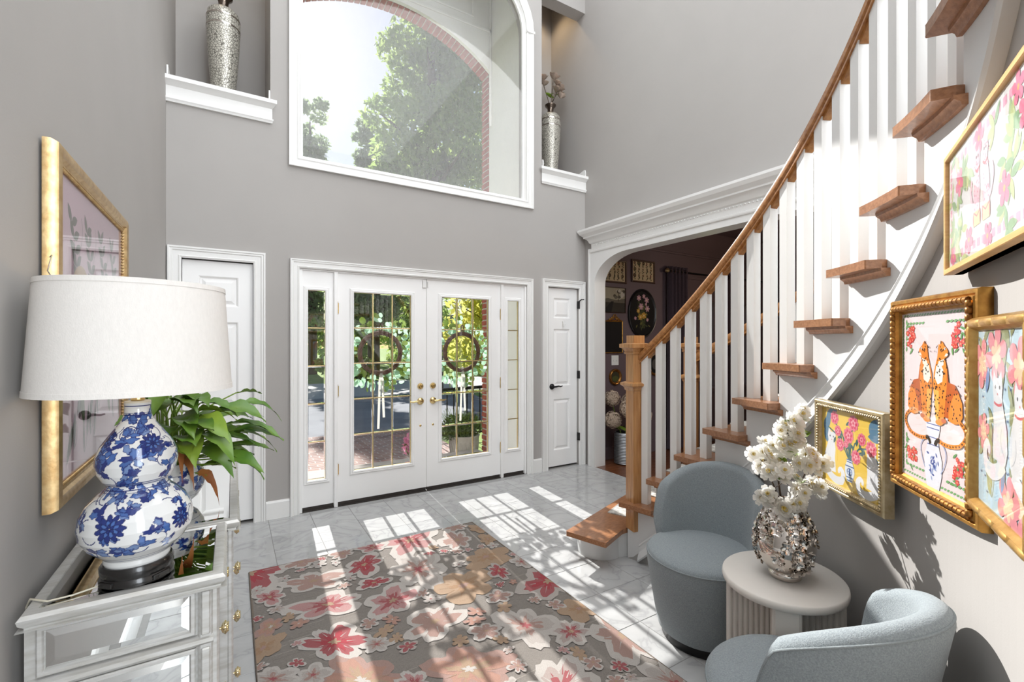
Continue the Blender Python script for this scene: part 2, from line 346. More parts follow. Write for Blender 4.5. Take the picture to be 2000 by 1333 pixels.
for nm, x0, x1 in (('left', -0.33, 0.16), ('right', 2.995, 3.46)):        # closets behind the two narrow doors
    nb = MB().box(x0, x1, YF + 0.151, YF + 0.17, 0, 2.07); nb.build('closet_back', M['wall'], wf)

def sweep_rect(profile, x0, x1, z0, z1, yw, bottom=False):
    """casing profile [(offset outwards, proud)] mitred round a door opening (open at floor) or a full rectangle"""
    rings = []
    pts = [(x0, z0, -1, 0 if not bottom else -1), (x0, z1, -1, 1), (x1, z1, 1, 1), (x1, z0, 1, 0 if not bottom else -1)]
    for x, z, sx, sz in pts: rings.append([(x + sx * o, yw - p, z + sz * o) for o, p in profile] )
    return MB().loft(rings, True, True, loop=bottom)
CAS = [(0.0, 0.0), (0.0, 0.014), (0.012, 0.02), (0.02, 0.014), (0.05, 0.016), (0.056, 0.024), (0.066, 0.024), (0.072, 0.03), (0.082, 0.03), (0.085, 0.022), (0.085, 0.0)]
CASW = [(o * 0.85, p) for o, p in CAS]
o = struct('trim_1'); sweep_rect(CAS, -0.318, 0.145, 0, 2.05, YF).build('casing', M['white'], o, smooth=25)
o = struct('trim_2'); sweep_rect(CASW, 0.478, 2.726, 0, 2.042, YF).build('casing', M['white'], o, smooth=25)
o = struct('trim_3'); sweep_rect(CAS, 3.008, 3.449, 0, 2.047, YF).build('casing', M['white'], o, smooth=25)

# baseboards
o = struct('baseboard_front')
for x0, x1 in ((0.232, 0.404), (2.8, 2.92)):
    MB().loft([[(x, YF, 0), (x, YF - 0.016, 0), (x, YF - 0.016, 0.13), (x, YF - 0.01, 0.14), (x, YF, 0.145)] for x in (x0, x1)]).build('baseboard_length', M['white'], o)
o = struct('baseboard_left')
MB().loft([[(XL, y, 0), (XL + 0.016, y, 0), (XL + 0.016, y, 0.13), (XL + 0.01, y, 0.14), (XL, y, 0.145)] for y in (YB, YF - 0.001)]).build('baseboard_length', M['white'], o)

wl = struct('wall_left', 'plain pale grey wall behind the mirrored dresser'); MB().box(XL - 0.15, XL, YB - 0.15, YF + 0.85, 0, ZC).build('wall_surface', M['wall'], wl)
wb = struct('wall_back'); MB().box(XL - 0.15, XR + 0.2, YB - 0.15, YB, 0, ZC).build('wall_surface', M['wall'], wb)
ce = struct('ceiling'); MB().box(XL - 0.15, XR + 0.2, YB - 0.15, YF + 0.15, ZC, ZC + 0.1).build('ceiling_surface', M['ceil'], ce)

# right wall with the arched opening to the dining room
ZA = 2.395
def arch_opening(y0, y1, zt, ry, rz, n=12):
    L = [(y1, 0)]
    L += [(y1 - ry + ry * math.cos(math.pi / 2 * i / n), zt - rz + rz * math.sin(math.pi / 2 * i / n)) for i in range(n + 1)]
    L += [(y0 + ry - ry * math.sin(math.pi / 2 * i / n), zt - rz + rz * math.cos(math.pi / 2 * i / n)) for i in range(n + 1)]
    L.append((y0, 0)); return L
OP = arch_opening(0.95, 3.985, ZA, 0.5, 0.30)
wr = struct('wall_right', 'beige grey wall above the arched dining room opening')
b = MB(); b.slab([(YB - 0.15, 0), (0.95, 0)] + OP[::-1][1:-1] + [(3.985, 0), (YF + 0.85, 0), (YF + 0.85, ZC), (YB - 0.15, ZC)], [], XR, XR + 0.142, 'x'); b.build('wall_surface', M['wall'], wr)
o = struct('trim_4', 'white arched casing of the dining room opening')
OPs = [(y, z) for y, z in OP]
outl = [(0.83, 0), (0.95, 0)] + OPs[::-1][1:-1] + [(3.985, 0), (4.085, 0), (4.085, 2.5), (0.83, 2.5)]
b = MB(); b.slab(outl, [], XR - 0.02, XR, 'x'); b.build('arch_casing', M['white'], o, smooth=30)
ri = [[(XR - 0.021, y, z), (XR + 0.143, y, z), (XR + 0.143, y * 1 + (0.003 if y < 2 else -0.003), z - (0.003 if z > 2 else 0)), (XR - 0.021, y + (0.003 if y < 2 else -0.003), z - (0.003 if z > 2 else 0))] for y, z in OPs]
MB().loft(ri).build('jamb_lining', M['white'], o, smooth=30)
b = MB(); b.box(XR - 0.028, XR, 4.06, 4.085, 0, 2.5); b.build('casing_edge', M['white'], o)
# cornice (crown) above the opening, returned at its far end
CR = [(0.0, 2.452), (0.03, 2.452), (0.034, 2.462), (0.034, 2.475), (0.024, 2.482), (0.026, 2.55), (0.04, 2.558), (0.046, 2.566), (0.052, 2.585), (0.062, 2.60), (0.078, 2.612), (0.09, 2.616), (0.09, 2.63), (0.104, 2.645), (0.122, 2.66), (0.134, 2.682), (0.138, 2.69), (0.138, 2.712), (0.0, 2.712)]
o = struct('trim_5', 'white stepped cornice with a bead row above the arch')
yE = 4.135
rings = [[(XR - p, 0.60, z) for p, z in CR], [(XR - p, yE - 0.13 + p, z) for p, z in CR]]
b = MB(); b.loft(rings); b.loft([[(XR - p, yE - 0.13 + p, z) for p, z in CR], [(XR, yE - 0.13 + p, z) for p, z in CR]]); b.build('crown', M['white'], o, smooth=20)
bd = MB().lathe([(0.0, -0.008), (0.006, -0.005), (0.008, 0), (0.006, 0.005), (0.0, 0.008)], 8, Matrix.Rotation(math.pi / 2, 4, 'Y')).mesh('bead', M['white'], 60)
for i in range(92): put('bead', bd, o, (XR - 0.03, 3.98 - i * 0.034, 2.535))

# niche sills
SILL = [(0.0, 0.0), (0.02, 0.0), (0.024, 0.012), (0.03, 0.02), (0.03, 0.03), (0.018, 0.034), (0.018, 0.115), (0.034, 0.125), (0.05, 0.14), (0.062, 0.146), (0.062, 0.175), (0.0, 0.175)]
for n, (x0, x1, lx, rx) in enumerate(((XL, 0.264, 0, 1), (2.925, XR, 1, 0))):
    o = struct('trim_%d' % (6 + n), 'white moulded shelf under the %s niche' % ('left' if n == 0 else 'right'))
    b = MB(); b.loft([[(x0 - (p * 0.7 if lx else 0), YF - p, 3.18 + z) for p, z in SILL], [(x1 + (p * 0.7 if rx else 0), YF - p, 3.18 + z) for p, z in SILL]])
    b.build('sill_moulding', M['white'], o, smooth=20)
    for xx in (x0 + 0.004, x1 - 0.012 if rx else x1 - 0.012):
        MB().loft([[(xx + d, YF + 0.1, 3.355), (xx + d, YF - 0.02, 3.355), (xx + d, YF - 0.02, 3.41), (xx + d, YF - 0.012, 3.445), (xx + d, YF, 3.45), (xx + d, YF + 0.1, 3.43)] for d in (0, 0.01)]).build('end_scroll', M['white'], o)

# big arched window
o = struct('window_1', 'tall arched window with a dusty pane above the entry doors')
def offs(d): return win_arch(0.478 - d, 2.722 + d, 4.80, 0.72 + d, 2.955 - d)
PR = [(-0.03, -0.055), (-0.03, -0.03), (0.0, -0.02), (0.0, 0.012), (0.012, 0.02), (0.022, 0.014), (0.05, 0.016), (0.056, 0.024), (0.066, 0.024), (0.07, 0.03), (0.08, 0.03), (0.08, 0.0), (0.0, 0.0)]
rings = []
for i in range(len(offs(0))):
    rings.append([(offs(d)[i][0], YF - p, offs(d)[i][1]) for d, p in PR])
MB().loft(rings, True, False, loop=True).build('window_frame', M['white'], o, smooth=25)
MB().box(2.718, 2.815, YF - 0.034, YF, 4.775, 4.80).build('impost_block', M['white'], o)
MB().box(0.385, 0.482, YF - 0.034, YF, 4.775, 4.80).build('impost_block', M['white'], o)
MB().slab(offs(-0.022), [], YF + 0.05, YF + 0.056).build('window_pane', M['winglass'], o)

# ---- glazed entry doors and sidelights
YD = YF + 0.03                                        # room face of the leaves
def hinge(parent, x, z, m='brass'):
    b = MB(); b.lathe([(0.006, -0.05), (0.006, 0.05)], 10, Matrix.Translation((x, YD - 0.008, z)))
    for q in (-0.054, 0.054): b.lathe([(0.002, -0.006), (0.006, -0.002), (0.006, 0.002), (0.002, 0.006)], 8, Matrix.Translation((x, YD - 0.008, z + q)))
    b.box(x - 0.004, x + 0.012, YD - 0.004, YD - 0.001, z - 0.045, z + 0.045); b.build('hinge', M[m], parent, smooth=40)
def glazed(name, x0, x1, gx0, gx1, cols, zs, label):
    o = struct(name, label)
    b = MB(); b.slab([(x0, 0.035), (x1, 0.035), (x1, 2.03), (x0, 2.03)], [[(gx0, zs[0]), (gx1, zs[0]), (gx1, zs[-1]), (gx0, zs[-1])]], YD, YD + 0.045); b.build('door_leaf', M['door'], o)
    MB().box(x0 + 0.004, x1 - 0.004, YD + 0.004, YD + 0.04, 0.006, 0.037).build('bottom_sweep', M['rubber'], o)
    PG = [(-0.004, 0.0), (-0.004, 0.012), (0.006, 0.016), (0.014, 0.01), (0.022, 0.012), (0.03, 0.006), (0.03, 0.0)]
    sweep_rect(PG, gx0, gx1, zs[0], zs[-1], YD, True).build('glazing_bead', M['door'], o, smooth=25)
    xs = [gx0 + (gx1 - gx0) * i / cols for i in range(cols + 1)]
    pw, ph = xs[1] - xs[0], zs[1] - zs[0]
    b = MB(); u_, q_ = pw / 2 - 0.012, ph / 2 - 0.012; b.box(-u_, u_, -0.001, 0.004, -q_, q_); rc = lambda a_, c_, y_: [(-a_, y_, -c_), (a_, y_, -c_), (a_, y_, c_), (-a_, y_, c_)]
    b.loft([rc(u_, q_, 0.004), rc(pw / 2, ph / 2, 0.0035), rc(pw / 2, ph / 2, 0.0015), rc(u_, q_, -0.001)], True, False)   # bevelled rim
    pane = b.mesh('glass_pane', [M['glass'], M['bevel']]); pane.polygons.foreach_set('material_index', [0] * 6 + [1] * 12)
    for i in range(cols):
        for j in range(len(zs) - 1): put('glass_pane', pane, o, (xs[i] + pw / 2, YD + 0.02, zs[j] + ph / 2), None, (1, 1, (zs[j + 1] - zs[j]) / ph))
    for x in xs: MB().cbox(x - 0.0045, x + 0.0045, YD + 0.012, YD + 0.031, zs[0], zs[-1], 0.0015).build('brass_came', M['goldwire'], o)
    for z in zs: MB().cbox(gx0, gx1, YD + 0.012, YD + 0.031, z - 0.0045, z + 0.0045, 0.0015).build('brass_came', M['goldwire'], o)
    return o
ZS = [0.285, 0.603, 0.919, 1.236, 1.552, 1.87]
d1 = glazed('door_1', 0.782, 1.594, 0.915, 1.446, 3, ZS, 'left white glass entry door')
d2 = glazed('door_2', 1.6, 2.412, 1.746, 2.275, 3, ZS, 'right white glass entry door')
s1 = glazed('window_2', 0.50, 0.752, 0.541, 0.688, 1, [0.252, 0.575, 0.898, 1.222, 1.546, 1.869], 'left sidelight')
s2 = glazed('window_3', 2.442, 2.706, 2.496, 2.642, 1, [0.285, 0.603, 0.919, 1.236, 1.552, 1.87], 'right sidelight')
for x in (0.767,): 
    for z in (0.32, 1.0, 1.72): hinge(d1, x + 0.015, z)
for z in (0.32, 1.0, 1.72): hinge(d2, 2.414, z)
def lever(parent, x, z, sgn, m, y=YD):
    b = MB(); T = Matrix.Translation((x, y, z)) @ Matrix.Rotation(math.pi / 2, 4, 'X')
    b.lathe([(0.033, 0.0), (0.033, 0.006), (0.028, 0.012), (0.016, 0.014), (0.012, 0.02), (0.011, 0.045)], 20, T)
    pts = [(x, y - 0.042, z), (x + sgn * 0.02, y - 0.05, z + 0.002), (x + sgn * 0.06, y - 0.05, z + 0.006), (x + sgn * 0.09, y - 0.048, z), (x + sgn * 0.115, y - 0.046, z + 0.006)]
    b.tube(pts, [0.011, 0.011, 0.009, 0.008, 0.006], 10); b.build('lever_handle', M[m], parent, smooth=50)
def bolt(parent, x, z, m):
    b = MB(); b.lathe([(0.03, 0), (0.03, 0.006), (0.024, 0.014), (0.008, 0.016)], 20, Matrix.Translation((x, YD, z)) @ Matrix.Rotation(math.pi / 2, 4, 'X'))
    b.cbox(x - 0.006, x + 0.006, YD - 0.034, YD - 0.012, z - 0.016, z + 0.016, 0.002); b.build('deadbolt', M[m], parent, smooth=40)
lever(d1, 1.535, 0.863, -1, 'brass'); lever(d2, 1.662, 0.863, 1, 'brass'); bolt(d1, 1.535, 1.006, 'brass'); bolt(d2, 1.662, 1.006, 'brass')
for o, x in ((d1, 1.535), (d2, 1.662)):
    MB().lathe([(0.011, 0), (0.011, 0.003), (0.004, 0.006)], 12, Matrix.Translation((x, YD, 0.63)) @ Matrix.Rotation(math.pi / 2, 4, 'X')).build('peg', M['brass'], o, smooth=40)
MB().cbox(1.555, 1.592, YD - 0.016, YD, 1.945, 2.02, 0.003).build('alarm_sensor', M['white'], d1); MB().cbox(1.602, 1.616, YD - 0.012, YD, 1.95, 2.01, 0.003).build('sensor_magnet', M['white'], d2)
# posts between leaves and sidelights, head, threshold
o = struct('trim_8', 'white door frame posts and threshold')
for x0, x1 in ((0.475, 0.50), (0.752, 0.782), (2.412, 2.442), (2.706, 2.729)):
    MB().cbox(x0, x1, YF + 0.005, YF + 0.14, 0, 2.032, 0.003).build('post', M['door'], o)
MB().box(0.475, 2.729, YF + 0.01, YF + 0.14, 2.03, 2.046).build('head', M['door'], o)
MB().box(0.475, 2.729, YF + 0.012, YF + 0.16, -0.02, 0.005).build('threshold', M['rubber'], o)

# ---- panelled closet doors
def panel_door(name, x0, x1, label, cols, hx, hs):
    o = struct(name, label); y = YF + 0.03; zt = 2.045
    wd = x1 - x0; rows = [(0.20, 0.78), (0.93, 1.58), (1.70, 1.93)]
    st = 0.1 if cols == 1 else 0.075
    holes = []
    cw = (wd - st * 2 - (0 if cols == 1 else 0.07)) / cols
    for c in range(cols):
        px0 = x0 + st + c * (cw + 0.07)
        for z0, z1 in rows: holes.append((px0, px0 + cw, z0, z1))
    b = MB(); b.slab([(x0, 0.02), (x1, 0.02), (x1, zt), (x0, zt)], [[(a, c), (d, c), (d, e), (a, e)] for a, d, c, e in holes], y, y + 0.035); b.build('door_leaf', M['door'], o)
    for a, d, c, e in holes:
        r = lambda k, yy: [(a + k, yy, c + k), (d - k, yy, c + k), (d - k, yy, e - k), (a + k, yy, e - k)]
        MB().loft([r(0, y), r(0.008, y + 0.006), r(0.012, y + 0.018), r(0.02, y + 0.018), r(0.044, y + 0.005), r(0.046, y + 0.004)], True, False).add(r(0.046, y + 0.004), [(0, 1, 2, 3)]).build('raised_panel', M['door'], o)
    lever(o, hx, 0.925, hs, 'black', y)
    return o
d3 = panel_door('door_3', -0.316, 0.143, 'white panelled closet door beside the dresser', 1, 0.086, -1)
d4 = panel_door('door_4', 3.01, 3.447, 'narrow white panelled closet door beside the arch', 1, 3.085, 1)
MB().box(0.1445, 0.149, YF - 0.005, YF + 0.03, 0.885, 0.945).build('strike_plate', M['black'], d3)
for z in (0.33, 1.05, 1.86):
    b = MB(); b.lathe([(0.008, -0.045), (0.008, 0.045)], 10, Matrix.Translation((3.45, YF - 0.012, z))); b.box(3.442, 3.458, YF - 0.012, YF + 0.02, z - 0.044, z + 0.044)
    if z > 1.8: b.tube([(3.45, YF - 0.015, z + 0.045), (3.45, YF - 0.05, z + 0.06), (3.48, YF - 0.06, z + 0.06)], 0.007, 8)
    b.build('hinge', M['black'], d4, smooth=40)
MB().tube([(3.235, YF + 0.028, 1.665), (3.235, YF + 0.012, 1.66), (3.235, YF + 0.008, 1.62), (3.235, YF + 0.003, 1.61), (3.25, YF + 0.0, 1.63)], 0.006, 8).build('coat_hook', M['white'], d4, smooth=50)

# ------------------------------------------------------------------ porch outside: white side walls, arched brick front
pw = struct('wall_porch', 'white porch recess with an arched brick front')
px0, px1 = 0.34, 2.85
def port_arch(n=20):
    L = [(px0, -0.4), (px1, -0.4), (px1, 4.90)]
    # segmental arch through (px1,4.90), crown 5.36
    h = (px1 - px0) / 2; ri = 0.46; Rr = (h * h + ri * ri) / (2 * ri); zc = 4.90 + ri - Rr; a = math.asin(h / Rr); c = (px0 + px1) / 2
    L += [(c + Rr * math.sin(a - 2 * a * i / n), zc + Rr * math.cos(a - 2 * a * i / n)) for i in range(1, n)]
    L.append((px0, 4.90)); return L, (c, zc, Rr, a)
PA, (pc, pzc, pR, pa) = port_arch()
M['porchwhite'] = mat('porch_white_paint', srgb(236, 235, 230), 0.6, noise=(3, 0.03), bump=(90, 0.05), spec=0.3)
def front_slab(y0, y1, x0, x1, m, nm):
    b = MB()
    b.box(x0, px0, y0, y1, -0.4, 6.2); b.box(px1, x1, y0, y1, -0.4, 6.2)
    top = PA[2:]                                       # from right springing over the crown to the left one
    b.slab([(px1, 6.2)] + top + [(px0, 6.2)], [], y0, y1)
    return b.build(nm, m, pw)
front_slab(5.20, 5.25, 0.2, 3.0, M['porchwhite'], 'inner_face')
M['brick'] = mat('red_brick', srgb(176, 96, 78), 0.8, noise=(9, 0.35, srgb(138, 66, 54)), bump=(90, 0.3))
M['mortar'] = mat('grey_mortar', srgb(196, 188, 178), 0.9, noise=(40, 0.15), bump=(120, 0.2))
front_slab(5.27, 5.43, -0.6, 3.75, M["mortar"], 'mortar_bed')
bk = MB().cbox(-0.006, 0.10, -0.09, 0.09, -0.0285, 0.0285, 0.003).mesh('brick', M['brick'])
for i in range(70):
    z = -0.36 + i * 0.0755
    put('brick', bk, pw, (px1, 5.345 + 0.012 * (i % 2), z)); put('brick', bk, pw, (px0, 5.345 + 0.012 * (i % 2), z), (0, 0, math.pi))
for i in range(40):
    a = pa - 2 * pa * (i + 0.5) / 40
    put('brick', bk, pw, (pc + pR * math.sin(a), 5.35, pzc + pR * math.cos(a)), (0, -math.pi / 2 + a, 0))
b = MB(); b.box(px0 - 0.04, px0, YF + 0.15, 5.2, -0.4, 6.2); b.build('side_wall', M['porchwhite'], pw)
b = MB(); b.box(px1, px1 + 0.04, YF + 0.15, 5.2, -0.4, 6.2); b.build('side_wall', M['porchwhite'], pw)
MB().box(px0 - 0.04, px1 + 0.04, YF + 0.15, 5.25, 5.95, 6.0).build('porch_ceiling', M['porchwhite'], pw)
# panel mouldings on the inner face above the arch
def bar(x0, x1, z0, z1):
    MB().cbox(x0, x1, 5.178, 5.2, z0, z1, 0.006).build('panel_moulding', M['porchwhite'], pw)
bar(px0 + 0.0, px1, 5.40, 5.44); bar(px0 + 0.02, 2.60, 5.52, 5.55); bar(px0 + 0.02, 2.60, 5.84, 5.87); bar(2.57, 2.60, 5.55, 5.84); bar(px1 - 0.03, px1, 4.2, 5.95)
MB().box(px0, px1, 4.321, 5.6, -0.2, -0.03).build('porch_step', M['mortar'], pw)
# ------------------------------------------------------------------ curved staircase
RISE, DTH = 0.1893, 7.16
def th(k): return 17.8 - DTH * (k - 2)
def kk(a): return 2 + (17.8 - a) / DTH
NST = 16; RW = 1.62; RO = 2.66
ws = struct('wall_stair', 'curved white wall under the staircase')
TH1 = 1.2                                                # risers stand this many degrees behind the nosing
def sector(b, r0, r1, a0, a1, z0, z1, n=3):
    ring = lambda a: [pol(r0, a, z0), pol(r1, a, z0), pol(r1, a, z1), pol(r0, a, z1)]
    b.loft([ring(a0 + (a1 - a0) * i / n) for i in range(n + 1)])
SPLIT = lambda a: max(0.0, kk(a) * RISE - 0.43)           # the mould divides white stringer from grey wall
def wall_strip(zl, zh, n=5):
    b = MB()
    for k in range(2, NST + 1):
        a0, a1 = th(k) - TH1, th(k + 1) - TH1
        for i in range(n):
            ring = lambda a: [pol(RW, a, zl(a, k)), pol(RW + 0.03, a, zl(a, k)), pol(RW + 0.03, a, zh(a, k)), pol(RW, a, zh(a, k))]
            p, q = a0 + (a1 - a0) * i / n, a0 + (a1 - a0) * (i + 1) / n
            if zh(q, k) - zl(q, k) > 0.004: b.loft([ring(p), ring(q)])
    return b
wall_strip(lambda a, k: 0.0, lambda a, k: SPLIT(a)).build('grey_wall', M['wall'], ws, smooth=30)
wall_strip(lambda a, k: SPLIT(a), lambda a, k: k * RISE - 0.031).build('white_stringer', M['stairwhite'], ws, smooth=30)
b = MB()
for k in range(2, NST + 1): sector(b, RO - 0.06, RO - 0.03, th(k) - TH1, th(k + 1) - TH1, 0, k * RISE - 0.031, 4)
b.build('outer_wall', M['stairwhite'], ws, smooth=30)

st = thing('staircase', 'curved staircase with oak treads and square white balusters', 'staircase', (CX, CY, 0))
def sb(b, name, m, parent=st, smooth=None, **k): return b.build(name, M[m] if isinstance(m, str) else m, parent, smooth, world=True, **k)
b = MB(); b.lathe([(0.15, 0.0), (0.15, 0.158)], 40, Matrix.Translation((2.15, 2.375, 0)))
sb(b, 'starting_drum', 'stairwhite', smooth=40)
T1 = [(1.863, 2.383), (1.958, 2.109), (2.198, 2.207), pol(1.66, 16.6), pol(RO, 16.6), pol(RO, 24.6)]
b = MB(); b.slab(T1, [], 0.159, 0.1893, 'z'); t1 = sb(b, 'tread', 'oaktread')
mo = t1.modifiers.new('nosing', 'BEVEL'); mo.width = 0.011; mo.segments = 3; mo.limit_method = 'ANGLE'
b = MB(); b.slab([(2.07, 2.40), (2.10, 2.25), pol(1.64, 17), pol(RO - 0.03, 17), pol(RO - 0.03, 23.6)], [], 0, 0.159, 'z'); sb(b, 'riser', 'stairwhite')
for k in range(2, NST + 1):
    z = k * RISE; a0, a1 = th(k), th(k + 1) - TH1
    P = [pol(1.555, a0), pol(1.55, a0 - 0.3)] + [pol(1.55, a0 + (a1 - 0.35 - a0) * i / 4) for i in (1, 2, 3, 4)] + [pol(1.60, a1 - 0.5), pol(RW + 0.02, a1)] + [pol(RO, a1)] + [pol(RO, (a0 + a1) / 2), pol(RO, a0)]
    b = MB(); b.slab(P, [], z - 0.03, z, 'z'); o = sb(b, 'tread', 'oaktread')
    mo = o.modifiers.new('nosing', 'BEVEL'); mo.width = 0.012; mo.segments = 3; mo.limit_method = 'ANGLE'
    b = MB()                                             # cove under the return nosing
    n = 5; aa = [a0 - 1.0 + (a1 - 0.9 - (a0 - 1.0)) * i / n for i in range(n + 1)]
    b.loft([[pol(RW, a, z - 0.058), pol(RW - 0.012, a, z - 0.058), pol(RW - 0.016, a, z - 0.048), pol(RW - 0.028, a, z - 0.04), pol(RW - 0.03, a, z - 0.03), pol(RW, a, z - 0.03)] for a in aa])
    sb(b, 'cove_moulding', 'oaktread', smooth=40)
    b = MB(); ar = a0 - TH1; sector(b, RW + 0.001, RO - 0.03, ar, ar - 0.5, z - RISE, z - 0.03, 1); sb(b, 'riser', 'oaktread' if k == 2 else 'stairwhite')
# balusters (sheared tops follow the rail)
SL = RISE / DTH                                          # rise per degree
def baluster(r, a, z0, ztop, half=0.0225):
    b = MB(); da = math.degrees(half / r); v = []
    for s in (-1, 1):
        for q in (-1, 1): v.append(pol(r + q * half, a + s * da, z0))
    for s in (-1, 1):
        for q in (-1, 1): v.append(pol(r + q * half, a + s * da, ztop - s * da * SL))
    b.add(v, [(0, 1, 3, 2), (4, 6, 7, 5), (0, 2, 6, 4), (1, 5, 7, 3), (0, 4, 5, 1), (2, 3, 7, 6)]); return b
RB = 1.655
for k in range(2, NST + 1):
    for q, off in ((0, 1.6), (1, 5.2)):
        a = th(k) - off
        if k == 2 and q == 0: continue
        if a < -84: continue
        sb(baluster(RB, a, k * RISE, kk(a) * RISE + 0.80), 'baluster', 'white')
        if k > 2 or q: sb(baluster(2.60, a, k * RISE, kk(a) * RISE + 0.80, 0.02), 'baluster', 'white') if q == 1 else None
RP = [(-0.03, 0.80), (0.03, 0.80), (0.03, 0.812), (0.024, 0.818), (0.034, 0.83), (0.036, 0.85), (0.03, 0.868), (0.016, 0.877), (-0.016, 0.877), (-0.03, 0.868), (-0.036, 0.85), (-0.034, 0.83), (-0.024, 0.818), (-0.03, 0.812)]
def helix(profile, r, a0, a1, n):
    b = MB(); b.loft([[pol(r + dr, a, kk(a) * RISE + dz) for dr, dz in profile] for a in [a0 + (a1 - a0) * i / n for i in range(n + 1)]]); return b
sb(helix(RP, RB, 14.6, -86, 90), 'handrail', 'oakrail', smooth=40)
sb(helix(RP, 2.60, 15.5, -86, 90), 'handrail', 'oakrail', smooth=40)
# fillet blocks between the balusters under the rail
for k in range(2, NST):
    for a in (th(k) - 3.4, th(k) - 6.98):
        if a < -80: continue
        sb(helix([(-0.018, 0.782), (0.018, 0.782), (0.018, 0.80), (-0.018, 0.80)], RB, a + 0.98, a - 0.98, 2), 'rail_fillet', 'oakrail')
# newel posts
def newel(x, y, z0, rot, s=0.0455):
    T = Matrix.Translation((x, y, 0)) @ Matrix.Rotation(rot, 4, 'Z')
    root = None
    sq = lambda h, z: [(-h, -h, z), (h, -h, z), (h, h, z), (-h, h, z)]
    b = MB(); b.cbox(-s, s, -s, s, z0, 1.365, 0.004, T); post = sb(b, 'newel_post', 'oak')
    def cap(prof, nm):
        b = MB(); b.loft([sq(h, z) for h, z in prof], M=T); sb(b, nm, 'oak', post)
    cap([(s + 0.002, 1.345), (s + 0.008, 1.35), (s + 0.008, 1.357), (s + 0.004, 1.36), (s + 0.012, 1.378), (s + 0.022, 1.386), (s + 0.03, 1.388), (s + 0.03, 1.412), (s + 0.0, 1.418), (s - 0.004, 1.418), (s - 0.004, 1.468)], 'newel_cap')
    cap([(s + 0.001, 1.105), (s + 0.006, 1.112), (s + 0.006, 1.12), (s + 0.014, 1.132), (s + 0.026, 1.14), (s + 0.026, 1.155), (s + 0.001, 1.165)], 'newel_collar')
    return post
nx, ny = pol(1.65, 15.2)
newel(nx, ny, 0.19, R_(-12))
ox, oy = pol(2.60, 15.6); newel(ox, oy, 0.19, R_(17))
# raking mould along the foot of the stringer
TP = [(0.0, -0.375), (-0.012, -0.375), (-0.016, -0.385), (-0.012, -0.395), (-0.012, -0.425), (-0.02, -0.435), (-0.03, -0.455), (-0.034, -0.475), (-0.026, -0.487), (0.0, -0.487)]
sb(helix(TP, RW, 13.5, -84, 90), 'stringer_moulding', 'stairwhite', smooth=25)
# patterned runner
M['runner'] = mat('patterned_runner', srgb(222, 218, 210), 0.95, noise=(34, 0.5, srgb(140, 136, 130)), bump=(300, 0.4))
b = MB()
for k in range(1, 12):
    z = k * RISE; f0 = 24.3 if k == 1 else th(k) + 0.15; a1 = th(k + 1) - TH1
    sector(b, 1.80, 2.46, f0, a1, z, z + 0.007, 3); sector(b, 1.80, 2.46, f0 + 0.15, f0 - 0.1, z - 0.03, z + 0.007, 1)
    sector(b, 1.80, 2.46, a1 + 0.2, a1 - 0.05, z, z + RISE - 0.03, 1)
sb(b, 'runner', 'runner')
